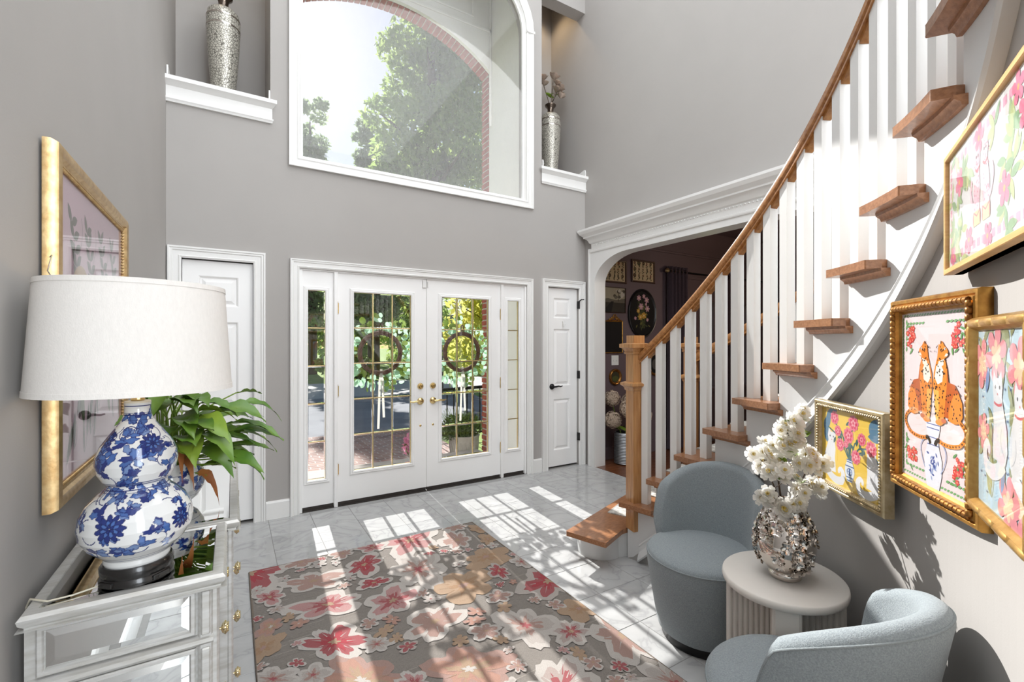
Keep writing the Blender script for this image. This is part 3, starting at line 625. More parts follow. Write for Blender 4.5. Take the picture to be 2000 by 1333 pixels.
# ------------------------------------------------------------------ flat prints: layered coloured outlines
class Print:
    """draws coloured outlines in a w x h field; every layer lies a hair above the last"""
    def __init__(s, w, h, clip=True, lift=0.000004): s.w, s.h, s.m, s.n, s.clip, s.lift, s.ink = w, h, MB(), 0, clip, lift, (1.0 if lift > 0.001 else 0.84)
    def poly(s, pts, col, lift=None):
        if s.clip:
            for ax, lim, sg in ((0, s.w / 2, 1), (0, -s.w / 2, -1), (1, s.h / 2, 1), (1, -s.h / 2, -1)):
                o = []
                for i in range(len(pts)):
                    a, c = pts[i - 1], pts[i]; ia, ic = (lim - a[ax]) * sg >= 0, (lim - c[ax]) * sg >= 0
                    if ia != ic:
                        t = (lim - a[ax]) / (c[ax] - a[ax]); o.append((a[0] + (c[0] - a[0]) * t, a[1] + (c[1] - a[1]) * t))
                    if ic: o.append(c)
                pts = o
                if len(pts) < 3: return s
        s.n += 1; z = s.n * s.lift if lift is None else lift + s.n * 1e-6
        tri = tessellate_polygon([[Vector((x, y, 0)) for x, y in pts]]); s.m.col = tuple(c * s.ink for c in col)
        fixed = []
        for t in tri:
            (ax, ay), (bx, by), (cx, cy) = (pts[i] for i in t)
            fixed.append(t if (bx - ax) * (cy - ay) - (by - ay) * (cx - ax) > 0 else t[::-1])
        s.m.add([(x, y, z) for x, y in pts], fixed); return s
    def rect(s, x0, x1, y0, y1, col): return s.poly([(x0, y0), (x1, y0), (x1, y1), (x0, y1)], col)
    def ell(s, x, y, rx, ry, col, rot=0, n=14):
        c, q = math.cos(rot), math.sin(rot); p = [(rx * math.cos(2 * math.pi * i / n), ry * math.sin(2 * math.pi * i / n)) for i in range(n)]
        return s.poly([(x + a * c - e * q, y + a * q + e * c) for a, e in p], col)
    def leaf(s, x, y, L, wd, ang, col, bend=0.0):
        p = []; n = 6
        for sd in (1, -1):
            for i in range(n + 1):
                t = i / n if sd == 1 else 1 - i / n
                if (i == 0 or i == n) and sd == -1: continue
                p.append((t * L, sd * wd / 2 * math.sin(math.pi * t) ** 0.8 * (1.15 - 0.3 * t) + bend * L * t * t))
        c, q = math.cos(ang), math.sin(ang); return s.poly([(x + a * c - e * q, y + a * q + e * c) for a, e in p], col)
    def line(s, pts, wd, col):
        L, Rr = [], []
        for i, (x, y) in enumerate(pts):
            a = pts[max(i - 1, 0)]; c = pts[min(i + 1, len(pts) - 1)]; dx, dy = c[0] - a[0], c[1] - a[1]; d = math.hypot(dx, dy) or 1; w_ = wd[i] if isinstance(wd, list) else wd
            L.append((x - dy / d * w_ / 2, y + dx / d * w_ / 2)); Rr.append((x + dy / d * w_ / 2, y - dx / d * w_ / 2))
        for i in range(len(pts) - 1): s.poly([L[i], Rr[i], Rr[i + 1], L[i + 1]], col)
        return s
    def bloom(s, x, y, r, n, col, rot=0, deep=0.5, pw=0.6, jit=0.0, rr=None):
        k = n * 8; p = []
        for i in range(k):
            f = 2 * math.pi * i / k; q = abs(math.cos(n * (f) / 2)) ** pw; d = r * (1 - deep + deep * q) * (1 + (rr.uniform(-jit, jit) if rr else 0)); p.append((x + d * math.cos(f + rot), y + d * math.sin(f + rot)))
        return s.poly(p, col)
    def mesh(s, name, m): return s.m.mesh(name, m)

def curve(p0, p1, p2, n=8): return [((1 - t) ** 2 * p0[0] + 2 * t * (1 - t) * p1[0] + t * t * p2[0], (1 - t) ** 2 * p0[1] + 2 * t * (1 - t) * p1[1] + t * t * p2[1]) for t in [i / n for i in range(n + 1)]]

# ------------------------------------------------------------------ rug
M['rugpile'] = mat('rug_yarn', (1, 1, 1), 0.95, attr=True, noise=(180, 0.3), bump=(340, 0.7), spec=0.1, stretch=(1, 4, 1))
M['rugbind'] = mat('rug_edge_binding', srgb(128, 116, 104), 0.95, noise=(200, 0.4), bump=(300, 0.5))
rx0, rx1, ry0, ry1 = 0.092, 1.612, 0.83, 3.252
rug = thing('area_rug', 'floral area rug with pink and tan flowers on grey lying on the marble', 'rug', ((rx0 + rx1) / 2, (ry0 + ry1) / 2, 0))
RWD, RHT = rx1 - rx0, ry1 - ry0
rr = random.Random(21); P = Print(RWD, RHT, True, 0.0011)
GREY = srgb(150, 143, 136)
P.poly([(-RWD / 2, -RHT / 2), (RWD / 2, -RHT / 2), (RWD / 2, RHT / 2), (-RWD / 2, RHT / 2)], GREY, 0.0082)
for i in range(240):                                    # woven streaks of the ground
    x, y = rr.uniform(-RWD / 2, RWD / 2), rr.uniform(-RHT / 2, RHT / 2); l = rr.uniform(0.05, 0.16)
    P.poly([(x - l / 2, y - 0.002), (x + l / 2, y - 0.002), (x + l / 2, y + 0.002), (x - l / 2, y + 0.002)], rr.choice([srgb(142, 134, 126), srgb(176, 168, 158)]), 0.0084)
IV, TAN, ROSE, RED, PINK, DUST = srgb(204, 197, 190), srgb(184, 158, 134), srgb(182, 152, 142), srgb(174, 104, 106), srgb(194, 152, 149), srgb(188, 172, 165)
PALE = srgb(192, 183, 176)
KIND = [(IV, ROSE, ROSE, TAN), (IV, DUST, RED, TAN), (TAN, TAN, srgb(178, 146, 118), ROSE), (PALE, RED, srgb(180, 84, 90), TAN), (IV, PINK, RED, TAN), (IV, PALE, ROSE, RED), (ROSE, srgb(190, 150, 134), TAN, IV), (IV, RED, srgb(180, 84, 90), TAN)]
placed = []
for r0, r1, cnt in ((0.17, 0.25, 36), (0.08, 0.13, 80), (0.035, 0.06, 120)):
    for _ in range(cnt * 10):
        if cnt <= 0: break
        x, y, r = rr.uniform(-RWD / 2, RWD / 2), rr.uniform(-RHT / 2, RHT / 2), rr.uniform(r0, r1)
        if any(math.hypot(x - a, y - c) < (r + q) * 0.74 for a, c, q in placed): continue
        placed.append((x, y, r)); cnt -= 1
        c = KIND[rr.choice([0, 0, 1, 2, 2, 3, 4, 5, 5, 6, 7])]; n = rr.choice([5, 5, 6]); ro = rr.uniform(0, 6.28); big = r > 0.07; h = 0.0100 + (0.22 - r) * 0.006
        sq, sa = rr.uniform(0.62, 0.95), rr.uniform(0, 3.14)      # flowers lie foreshortened, petals of unequal length
        pl_ = [rr.uniform(0.72, 1.12) for _ in range(n)]; ca_, sn_ = math.cos(sa), math.sin(sa)
        def warp(d, f):
            px, py = d * math.cos(f), d * math.sin(f) * sq; return (x + px * ca_ - py * sn_, y + px * sn_ + py * ca_)
        def bl(rad, col, dz, deep, pw, jit, k_=9):
            k = n * (k_ if big else 6); p = []
            for i in range(k):
                f = 2 * math.pi * i / k; q = abs(math.cos(n * f / 2)) ** pw; pe = pl_[int(round(n * f / (2 * math.pi))) % n]
                p.append(warp(rad * pe * (1 - deep + deep * q) * (1 + rr.uniform(-jit, jit)), f + ro))
            P.poly(p, col, h + dz)
        bl(r * 1.12, c[0], 0, 0.5, 0.5, 0.06); bl(r * 0.86, c[1], 0.0003, 0.66, 0.6, 0.14)
        if big:
            bl(r * 0.5, c[2], 0.0006, 0.75, 0.9, 0.3)
            for i in range(n * 3):                        # streaks towards the petal tips
                f = ro + 6.28 * i / (n * 3) + rr.uniform(-0.15, 0.15); d0, d1 = r * rr.uniform(0.25, 0.4), r * rr.uniform(0.5, 0.72)
                P.poly([warp(d0, f - 0.05), warp(d1, f), warp(d0, f + 0.05)], c[2] if i % 2 else c[0], h + 0.0008)
        bl(r * 0.17, c[3], 0.001, 0.6, 0.9, 0.25)
me = P.mesh('pile', M['rugpile']); put('pile', me, rug)
b = MB(); b.cbox(-RWD / 2, RWD / 2, -RHT / 2, RHT / 2, 0.0005, 0.0081, 0.002); b.build('rug_base', M['rugbind'], rug)
b = MB()
for (xa, ya, xb, yb) in ((-1, -1, 1, -1), (1, -1, 1, 1), (1, 1, -1, 1), (-1, 1, -1, -1)): b.tube([(xa * RWD / 2, ya * RHT / 2, 0.006), (xb * RWD / 2, yb * RHT / 2, 0.006)], 0.0058, 8)
b.build('edge_binding', M['rugbind'], rug, smooth=60)

# ------------------------------------------------------------------ pictures
def picture(name, label, P0, P1, z0, z1, prof, m, beads=None, depth=0.0, beadmat=None, paint=None, group=None, tilt=0.0, back=0.0):
    """framed picture whose lower outer corners are P0 (left) and P1 (right) seen from the room; local x right, y up, z out"""
    x0, y0 = P0; x1, y1 = P1; W, H = math.hypot(x1 - x0, y1 - y0), z1 - z0
    nx_, ny_ = (y1 - y0) / W, -(x1 - x0) / W; x0 -= nx_ * back; x1 -= nx_ * back; y0 -= ny_ * back; y1 -= ny_ * back
    rz = math.atan2(y1 - y0, x1 - x0); t = thing(name, label, 'picture', ((x0 + x1) / 2, (y0 + y1) / 2, z0), rz, group)
    Tm = Matrix.Translation((0, 0, H / 2)) @ Matrix.Rotation(tilt, 4, 'X') @ Matrix.Rotation(math.pi / 2, 4, 'X')      # local: x right, y up, z out towards viewer
    w2, h2 = W / 2, H / 2
    rings = [[(sx * (w2 - o), sy * (h2 - o), d) for o, d in prof] for sx, sy in ((-1, -1), (1, -1), (1, 1), (-1, 1))]
    b = MB(); b.loft(rings, True, False, M=Tm, loop=True); b.build('frame', m, t, smooth=35)
    fw = max(o for o, d in prof); iw, ih = W - 2 * fw + 0.006, H - 2 * fw + 0.006
    zb = next(d for o, d in prof[::-1] if o == fw)
    b = MB(); b.box(-iw / 2, iw / 2, -ih / 2, ih / 2, zb + 0.001, zb + 0.004, Tm); b.build('backing', M['black'], t)
    P = Print(iw, ih); paint(P, iw, ih); P.m.v = [tuple(Tm @ Vector((x, y, z + zb + 0.0045))) for x, y, z in P.m.v]; put('print', P.mesh('print', M['print']), t)
    zg = zb + 0.0065
    b = MB(); b.box(-iw / 2, iw / 2, -ih / 2, ih / 2, zg, zg + 0.0015, Tm); b.build('glass', M['picglass'], t)
    if beads:
        off, zz, kind, pitch, rad = beads; bw, bh = W - 2 * off, H - 2 * off
        bm = MB()
        for axis, L, sgn in (('x', bw, -1), ('x', bw, 1), ('y', bh, -1), ('y', bh, 1)):
            n = max(2, int(L / pitch))
            for i in range(n):
                s_ = -L / 2 + L * (i + 0.5) / n
                c = (s_, sgn * bh / 2, zz) if axis == 'x' else (sgn * bw / 2, s_, zz)
                al = Matrix.Rotation(math.pi / 2, 4, 'Y') if axis == 'x' else Matrix.Rotation(-math.pi / 2, 4, 'X')
                if kind == 'bead': pr, nn = [(0, -rad), (rad * 0.8, -rad * 0.6), (rad, 0), (rad * 0.8, rad * 0.6), (0, rad)], 6
                else: q = L / n * 0.47; pr, nn = [(rad * 0.7, -q), (rad, -q * 0.75), (rad, q * 0.75), (rad * 0.7, q)], 8
                bm.lathe(pr, nn, Tm @ Matrix.Translation(c) @ al)
        o = bm.build('beading', beadmat or m, t, smooth=50); o['kind'] = 'stuff'
    return t

PWHITE = srgb(244, 242, 238)
def cluster(P, x, y, s, rr_, red=srgb(226, 66, 60)):
    for i in range(9): P.leaf(x + rr_.uniform(-0.6, 0.6) * s, y + rr_.uniform(-0.9, 0.9) * s, s * 0.55, s * 0.16, rr_.uniform(0, 6.28), srgb(104, 160, 92))
    for i in range(15):
        a, d = rr_.uniform(0, 6.28), rr_.uniform(0, 0.75) ** 0.7 * s; px, py = x + d * math.cos(a) * 0.75, y + d * math.sin(a)
        q = s * rr_.uniform(0.16, 0.24); P.bloom(px, py, q, 5, rr_.choice([red, srgb(236, 96, 88), srgb(214, 54, 52)]), rr_.uniform(0, 6)); P.ell(px, py, q * 0.25, q * 0.25, srgb(250, 190, 150), n=6)
def leopard(P, m, S, cx, by):
    """seated spotted cat facing outward; m mirrors; S = height scale"""
    rq = random.Random(5)
    OR, OD, OL, WH, BK = srgb(238, 138, 44), srgb(192, 92, 32), srgb(246, 178, 84), srgb(250, 240, 222), srgb(48, 34, 26)
    X = lambda x: cx + m * (0.008 + x * 1.42) * S; Y = lambda y: by + y * S
    pl = lambda pts, c: P.poly([(X(x), Y(y)) for x, y in pts], c)
    pl([(0.10, 0.05), (0.30, 0.02), (0.37, 0.10), (0.36, 0.34), (0.30, 0.44), (0.22, 0.46), (0.2, 0.62), (0.12, 0.66), (0.05, 0.4)], OD)              # back
    pl([(0.22, 0.0), (0.36, 0.0), (0.40, 0.08), (0.395, 0.24), (0.35, 0.34), (0.29, 0.33), (0.25, 0.22), (0.22, 0.1)], OR)                              # haunch
    P.ell(X(0.30), Y(0.015), 0.085 * S, 0.032 * S, OR)
    pl([(0.06, 0.74), (0.09, 0.79), (0.165, 0.75), (0.20, 0.62), (0.195, 0.4), (0.175, 0.2), (0.15, -0.05), (0.05, -0.06), (0.035, 0.12), (0.0, 0.4), (0.012, 0.56)], OR)   # chest and legs
    pl([(0.05, 0.64), (0.1, 0.70), (0.15, 0.60), (0.135, 0.46), (0.07, 0.42), (0.025, 0.5)], WH)
    pl([(0.015, 0.36), (0.085, 0.34), (0.085, 0.0), (0.05, -0.04), (0.03, 0.05)], OL)
    P.ell(X(0.09), Y(-0.045), 0.075 * S, 0.034 * S, OR); P.ell(X(0.155), Y(-0.01), 0.05 * S, 0.03 * S, OD)
    pl([(0.06, 0.72), (0.075, 0.84), (0.085, 0.92), (0.10, 0.905), (0.115, 0.96), (0.138, 0.94), (0.16, 0.90), (0.2, 0.86), (0.222, 0.80), (0.20, 0.765), (0.175, 0.75), (0.14, 0.70)], OR)  # head
    pl([(0.165, 0.765), (0.20, 0.77), (0.218, 0.80), (0.185, 0.805)], WH); P.ell(X(0.215), Y(0.805), 0.013 * S, 0.012 * S, BK); P.ell(X(0.172), Y(0.86), 0.02 * S, 0.013 * S, PWHITE); P.ell(X(0.176), Y(0.86), 0.009 * S, 0.011 * S, BK)
    P.ell(X(0.118), Y(0.935), 0.011 * S, 0.02 * S, BK); pl([(0.08, 0.70), (0.16, 0.735), (0.15, 0.66), (0.09, 0.63)], WH)
    tail = curve((0.36, 0.02), (0.52, -0.10), (0.36, -0.26)) + curve((0.36, -0.26), (0.2, -0.33), (0.06, -0.26))[1:]
    P.line([(X(x), Y(y)) for x, y in tail], 0.05 * S, OR); P.line([(X(x), Y(y)) for x, y in curve((0.10, -0.27), (0.05, -0.25), (0.03, -0.34), 4)], 0.05 * S, BK)
    for i in range(150):
        x, y = rq.uniform(0.01, 0.39), rq.uniform(0.0, 0.9)
        if (x > 0.2 and y > 0.44 and y < 0.75) or (x > 0.2 and y > 0.44) or (x > 0.17 and y > 0.7) or (x < 0.03 and y > 0.7): continue
        P.ell(X(x), Y(y), (0.006 + 0.006 * rq.random()) * S, (0.009 + 0.007 * rq.random()) * S, BK, rq.uniform(-0.4, 0.4), 6)
    for x, y in tail[1:-1]: P.ell(X(x), Y(y), 0.010 * S, 0.012 * S, BK, n=6)
BLUE, BLUE2 = srgb(70, 88, 160), srgb(150, 166, 206)
def paint_leopards(P, w_, h_):
    rq = random.Random(3); P.rect(-w_ / 2, w_ / 2, -h_ / 2, h_ / 2, srgb(240, 222, 222))
    for i in range(46):                                  # leafy edge
        t = i / 46
        for sx in (-1, 1): P.leaf(sx * w_ * 0.478, -h_ * 0.47 + t * h_ * 0.94, 0.013, 0.006, math.pi / 2 + sx * 0.4, srgb(120, 176, 110))
        if i % 2 == 0:
            for sy in (-1, 1): P.leaf(-w_ * 0.46 + t * w_ * 0.92, sy * h_ * 0.478, 0.014, 0.006, 0.4, srgb(120, 176, 110))
    for sx in (-1, 1):
        for sy in (-1, 1):
            for i in range(6):
                P.leaf(sx * (w_ * 0.42 - i * 0.016), sy * h_ * 0.43, 0.016, 0.007, 0.3, srgb(120, 176, 110)); P.leaf(sx * w_ * 0.42, sy * (h_ * 0.43 - i * 0.016), 0.016, 0.007, 1.4, srgb(120, 176, 110))
            cluster(P, sx * w_ * 0.325, sy * h_ * 0.35, 0.04, rq)
    v = -h_ * 0.13
    prof = [(0.05, 0.0), (0.048, -0.02), (0.036, -0.05), (0.04, -0.075), (0.062, -0.12), (0.06, -0.17), (0.042, -0.22), (0.034, -0.24)]; q = w_ / 0.40
    P.poly([(x * 0.8 * q, v + y * q) for x, y in prof] + [(-x * 0.8 * q, v + y * q) for x, y in prof[::-1]], srgb(236, 236, 244))
    for y, hw in ((-0.006, 0.046), (-0.02, 0.044), (-0.05, 0.034), (-0.075, 0.04), (-0.22, 0.04), (-0.232, 0.036)): P.rect(-hw * 0.8 * q, hw * 0.8 * q, v + y * q - 0.0012, v + y * q + 0.0012, BLUE)
    for i in range(26):
        a = rq.uniform(0, 6.28); d = rq.uniform(0.005, 0.036); P.leaf(d * math.cos(a) * 0.9 * q, v + (-0.145 + d * 1.5 * math.sin(a)) * q, 0.014, 0.006, rq.uniform(0, 6.28), rq.choice([BLUE, BLUE2, BLUE]))
    for sx in (-1, 1): P.line([(sx * x * q, v + y * q) for x, y in curve((0.04, -0.06), (0.1, -0.08), (0.045, -0.16))], 0.003, BLUE2)
    for m_ in (-1, 1): leopard(P, m_, h_ * 0.45, 0.0, -h_ * 0.10)
LEO = [(0.0, 0.0), (0.0, 0.022), (0.004, 0.028), (0.012, 0.028), (0.016, 0.024), (0.020, 0.028), (0.034, 0.03), (0.036, 0.02), (0.042, 0.016), (0.044, 0.014), (0.044, 0.010), (0.0, 0.0)]
picture('framed_leopard_print', 'print of two orange leopards on a blue vase in a ribbed antique gold frame', (1.757, 0.613), (1.456, 0.342), 0.986, 1.548, LEO, M['gold'], (0.027, 0.031, 'rib', 0.0165, 0.0085), beadmat=M['golddark'], paint=paint_leopards, back=0.028)

def white_cat(P, X0, Y0, S, m, body=srgb(240, 240, 242), collar=None, line=srgb(196, 200, 206)):
    X = lambda x: X0 + m * x * S; Y = lambda y: Y0 + y * S; pl = lambda pts, c: P.poly([(X(x), Y(y)) for x, y in pts], c)
    pl([(-0.16, 0.0), (0.2, -0.02), (0.26, 0.12), (0.24, 0.34), (0.14, 0.56), (0.1, 0.66), (-0.12, 0.66), (-0.15, 0.5), (-0.13, 0.3)], body)
    tail = curve((0.16, 0.0), (-0.1, -0.22), (-0.36, -0.12)) + curve((-0.36, -0.12), (-0.48, 0.04), (-0.34, 0.12))[1:] + curve((-0.34, 0.12), (-0.24, 0.1), (-0.28, 0.02))[1:]
    P.line([(X(x), Y(y)) for x, y in tail], [0.17 * S] * 9 + [0.15 * S - 0.006 * S * i for i in range(16)], body)
    pl([(-0.13, 0.6), (-0.16, 0.74), (-0.13, 0.92), (-0.06, 0.84), (0.02, 0.84), (0.09, 0.92), (0.13, 0.76), (0.1, 0.62), (0.0, 0.57)], body)
    for x in (-0.075, 0.045): P.ell(X(x), Y(0.745), 0.02 * S, 0.022 * S, srgb(96, 96, 100), n=8)
    P.ell(X(-0.015), Y(0.675), 0.02 * S, 0.014 * S, srgb(226, 160, 160), n=8)
    P.line([(X(x), Y(y)) for x, y in curve((0.2, 0.06), (0.02, 0.16), (0.1, 0.34))], 0.012 * S, line)
    if collar: P.line([(X(x), Y(y)) for x, y in curve((-0.12, 0.585), (0.0, 0.54), (0.11, 0.585))], 0.026 * S, collar)
def paint_yellow(P, w_, h_):
    rq = random.Random(9); P.rect(-w_ / 2, w_ / 2, -h_ / 2, h_ / 2, srgb(248, 208, 88))
    for x, y, a, L in ((-0.42, 0.36, 0.5, 0.24), (-0.46, 0.2, 0.9, 0.2), (-0.4, 0.02, 1.6, 0.22), (0.32, 0.30, 0.5, 0.24), (0.28, 0.26, 0.1, 0.26), (0.36, 0.06, -1.2, 0.24), (0.42, -0.06, -1.4, 0.22), (0.3, 0.3, 0.9, 0.2)):
        P.leaf(x * w_, y * h_, L * w_, 0.11 * w_, a, srgb(96, 134, 160))
    white_cat(P, -0.32 * w_, -0.34 * h_, 0.62 * h_, -1); white_cat(P, 0.34 * w_, -0.36 * h_, 0.62 * h_, 1)
    for x, y in ((-0.3, 0.36), (0.06, 0.36), (-0.2, 0.24), (-0.02, 0.2), (0.18, 0.2), (0.32, 0.12), (-0.14, 0.06), (0.1, -0.03), (-0.04, 0.08), (-0.38, 0.24)):
        P.line([(x * w_, y * h_), (x * 0.45 * w_, (y * 0.6) * h_), (0.0, -0.12 * h_)], 0.006, srgb(64, 108, 104))
    for i in range(14): P.leaf(rq.uniform(-0.3, 0.3) * w_, rq.uniform(0.02, 0.4) * h_, 0.05 * w_ * 1.6, 0.035 * w_, rq.uniform(0, 6.28), srgb(66, 104, 100))
    for x, y, r in ((-0.26, 0.38, 0.075), (0.06, 0.37, 0.085), (-0.2, 0.22, 0.06), (-0.02, 0.2, 0.085), (0.19, 0.2, 0.065), (0.33, 0.12, 0.08), (-0.16, 0.05, 0.07), (0.1, -0.04, 0.075), (-0.06, 0.08, 0.04)):
        P.bloom(x * w_, y * h_, r * w_, 9, srgb(238, 128, 146), rq.uniform(0, 6), 0.2); P.bloom(x * w_, y * h_, r * w_ * 0.75, 7, srgb(220, 72, 104), rq.uniform(0, 6), 0.5); P.bloom(x * w_, y * h_, r * w_ * 0.45, 5, srgb(246, 170, 178), rq.uniform(0, 6), 0.5); P.ell(x * w_, y * h_, r * w_ * 0.18, r * w_ * 0.18, srgb(220, 72, 104), n=7)
    pr = [(0.05, 0.0), (0.045, -0.03), (0.075, -0.1), (0.08, -0.16), (0.06, -0.22), (0.04, -0.28)]
    P.poly([(x * w_ * 1.0, (-0.10 + y) * h_) for x, y in pr] + [(-x * w_, (-0.10 + y) * h_) for x, y in pr[::-1]], srgb(232, 238, 244))
    for y, hw in ((-0.005, 0.048), (-0.03, 0.046), (-0.085, 0.07), (-0.225, 0.058), (-0.265, 0.044)): P.rect(-hw * w_, hw * w_, (-0.10 + y) * h_ - 0.002, (-0.10 + y) * h_ + 0.002, srgb(56, 98, 160))
    P.ell(0, -0.255 * h_, 0.045 * w_, 0.05 * h_, srgb(56, 98, 160)); P.ell(0, -0.255 * h_, 0.035 * w_, 0.04 * h_, srgb(214, 226, 240)); P.rect(-0.004, 0.004, -0.295 * h_, -0.215 * h_, srgb(56, 98, 160)); P.rect(-0.035 * w_, 0.035 * w_, -0.258 * h_, -0.252 * h_, srgb(56, 98, 160))
SIL = [(0.0, 0.0), (0.0, 0.03), (0.004, 0.034), (0.012, 0.034), (0.016, 0.03), (0.024, 0.03), (0.026, 0.018), (0.028, 0.014), (0.028, 0.012), (0.0, 0.0)]
picture('framed_cat_print', 'yellow print of white cats and pink roses in a champagne beaded frame', (2.035, 0.96), (1.792, 0.639), 0.852, 1.192, SIL, M['champ'], (0.02, 0.031, 'bead', 0.0105, 0.0058), beadmat=M['champ'], paint=paint_yellow, back=0.03)

def paint_blue(P, w_, h_):
    rq = random.Random(4); P.rect(-w_ / 2, w_ / 2, -h_ / 2, h_ / 2, srgb(196, 222, 234))
    for i in range(26):
        x, y = rq.uniform(-0.48, 0.48) * w_, rq.uniform(-0.45, 0.46) * h_; P.line(curve((x, y), (x + 0.02, y + 0.03), (x + 0.01, y + 0.07)), 0.002, srgb(150, 152, 110))
        for q in range(4): P.leaf(x, y + q * 0.018, 0.045, 0.017, rq.choice([0.9, 2.2]) + rq.uniform(-0.3, 0.3), rq.choice([srgb(150, 156, 112), srgb(172, 178, 136)]))
    for i in range(40): P.ell(rq.uniform(-0.48, 0.48) * w_, rq.uniform(-0.48, 0.48) * h_, 0.003, 0.003, srgb(96, 124, 170), n=6)
    for x, y, r in ((-0.38, 0.3, 0.055), (-0.1, 0.36, 0.06), (0.3, 0.3, 0.06), (-0.36, -0.08, 0.04), (0.36, -0.36, 0.06), (0.12, -0.4, 0.06)):
        P.bloom(x * w_, y * h_, r, 6, srgb(240, 150, 158), 0.3, 0.5); P.bloom(x * w_, y * h_, r * 0.5, 6, srgb(250, 214, 180), 0.6, 0.5)
    for x, y in ((-0.3, 0.14), (-0.34, -0.28), (0.3, 0.05), (0.0, -0.36)): P.leaf(x * w_, y * h_, 0.06, 0.02, 1.3, srgb(122, 152, 200))
    white_cat(P, -0.06 * w_, -0.2 * h_, 0.52 * h_, 1, srgb(238, 238, 240), srgb(226, 110, 116)); white_cat(P, 0.3 * w_, -0.22 * h_, 0.5 * h_, -1, srgb(238, 238, 240), srgb(226, 110, 116))
BAM = [(0.0, 0.0), (0.0, 0.016), (0.006, 0.026), (0.014, 0.028), (0.022, 0.026), (0.028, 0.018), (0.03, 0.012), (0.03, 0.008), (0.0, 0.0)]
def extend(p, q, L):
    d = math.hypot(q[0] - p[0], q[1] - p[1]); return (p[0] + (q[0] - p[0]) / d * L, p[1] + (q[1] - p[1]) / d * L)
picture('framed_cat_print', 'pale blue print of white cats with red collars in a gold bamboo frame', (1.45, 0.335), extend((1.45, 0.335), (1.224, 0.226), 0.36), 1.046, 1.476, BAM, M['bamboo'], (0.014, 0.0205, 'rib', 0.075, 0.0098), beadmat=M['bamboo'], paint=paint_blue)

def paint_pink(P, w_, h_):
    rq = random.Random(6); P.rect(-w_ / 2, w_ / 2, -h_ / 2, h_ / 2, srgb(244, 244, 244))
    for i in range(17):
        t = -0.45 + 0.9 * i / 16
        for sy in (-1, 1): P.rect(t * w_ - 0.012, t * w_ + 0.009, sy * h_ * 0.40 - 0.009, sy * h_ * 0.40 + 0.009, srgb(246, 178, 204))
        if i < 11:
            for sx in (-1, 1): P.rect(sx * w_ * 0.455 - 0.008, sx * w_ * 0.455 + 0.008, (-0.4 + 0.8 * i / 10) * h_ - 0.01, (-0.4 + 0.8 * i / 10) * h_ + 0.008, srgb(246, 178, 204))
    for i in range(30):
        x, y = rq.choice([-1, 1]) * rq.uniform(0.12, 0.46) * w_, rq.uniform(-0.46, 0.46) * h_
        for q in range(4): P.leaf(x, y, 0.05, 0.018, rq.uniform(0, 6.28), rq.choice([srgb(150, 190, 140), srgb(182, 210, 160), srgb(206, 222, 160)]))
    for x, y, r in ((-0.32, 0.2, 0.035), (-0.05, 0.37, 0.034), (-0.18, -0.34, 0.032), (0.22, -0.16, 0.034), (0.4, 0.2, 0.035), (0.05, -0.4, 0.03), (-0.42, -0.4, 0.028), (0.34, 0.38, 0.03)):
        P.bloom(x * w_, y * h_, r, 5, srgb(244, 136, 170), rq.uniform(0, 6), 0.55); P.ell(x * w_, y * h_, r * 0.2, r * 0.2, srgb(250, 190, 120), n=7)
    for sx in (-1, 1):
        X = lambda x: sx * x * h_ - 0.02 * w_; Y = lambda y: y * h_
        c = srgb(250, 214, 228)
        P.rect(min(X(0.03), X(0.2)), max(X(0.03), X(0.2)), Y(-0.27), Y(-0.16), srgb(250, 226, 170)); P.line([(X(0.03), Y(-0.16)), (X(0.11), Y(-0.2)), (X(0.2), Y(-0.16))], 0.004, srgb(206, 110, 120))
        for xx in (0.03, 0.2): P.ell(X(xx), Y(-0.215), 0.012 * h_, 0.05 * h_, srgb(206, 110, 120))
        P.poly([(X(x), Y(y)) for x, y in ((0.05, -0.16), (0.2, -0.16), (0.2, 0.0), (0.15, 0.16), (0.05, 0.16), (0.03, 0.0))], c)
        P.poly([(X(x), Y(y)) for x, y in ((0.04, 0.16), (0.03, 0.24), (0.05, 0.33), (0.08, 0.29), (0.12, 0.29), (0.15, 0.33), (0.165, 0.24), (0.15, 0.16))], c)
        P.line([(X(0.04), Y(0.16)), (X(0.1), Y(0.13)), (X(0.15), Y(0.16))], 0.006, srgb(214, 92, 108)); P.line([(X(x), Y(y)) for x, y in curve((0.2, -0.12), (0.32, 0.0), (0.24, 0.1))], 0.012, c)
        for i in range(26): P.ell(X(rq.uniform(0.05, 0.18)), Y(rq.uniform(-0.14, 0.28)), 0.0025, 0.0025, srgb(224, 120, 150), n=5)
        for xx in (0.075, 0.12): P.ell(X(xx), Y(0.245), 0.004, 0.004, srgb(90, 60, 70), n=6)
SQ = [(0.0, 0.0), (0.0, 0.036), (0.0015, 0.0375), (0.012, 0.0375), (0.0135, 0.036), (0.0135, 0.024), (0.0, 0.0)]
pq0, pq1 = (1.582, 0.42), (1.137, 0.211)
picture('framed_cat_print', 'print of two pink cats among flowers in a plain light wood frame', pq0, extend(pq0, pq1, 0.60), 1.594, 1.895, SQ, M['maple'], paint=paint_pink, back=0.02)

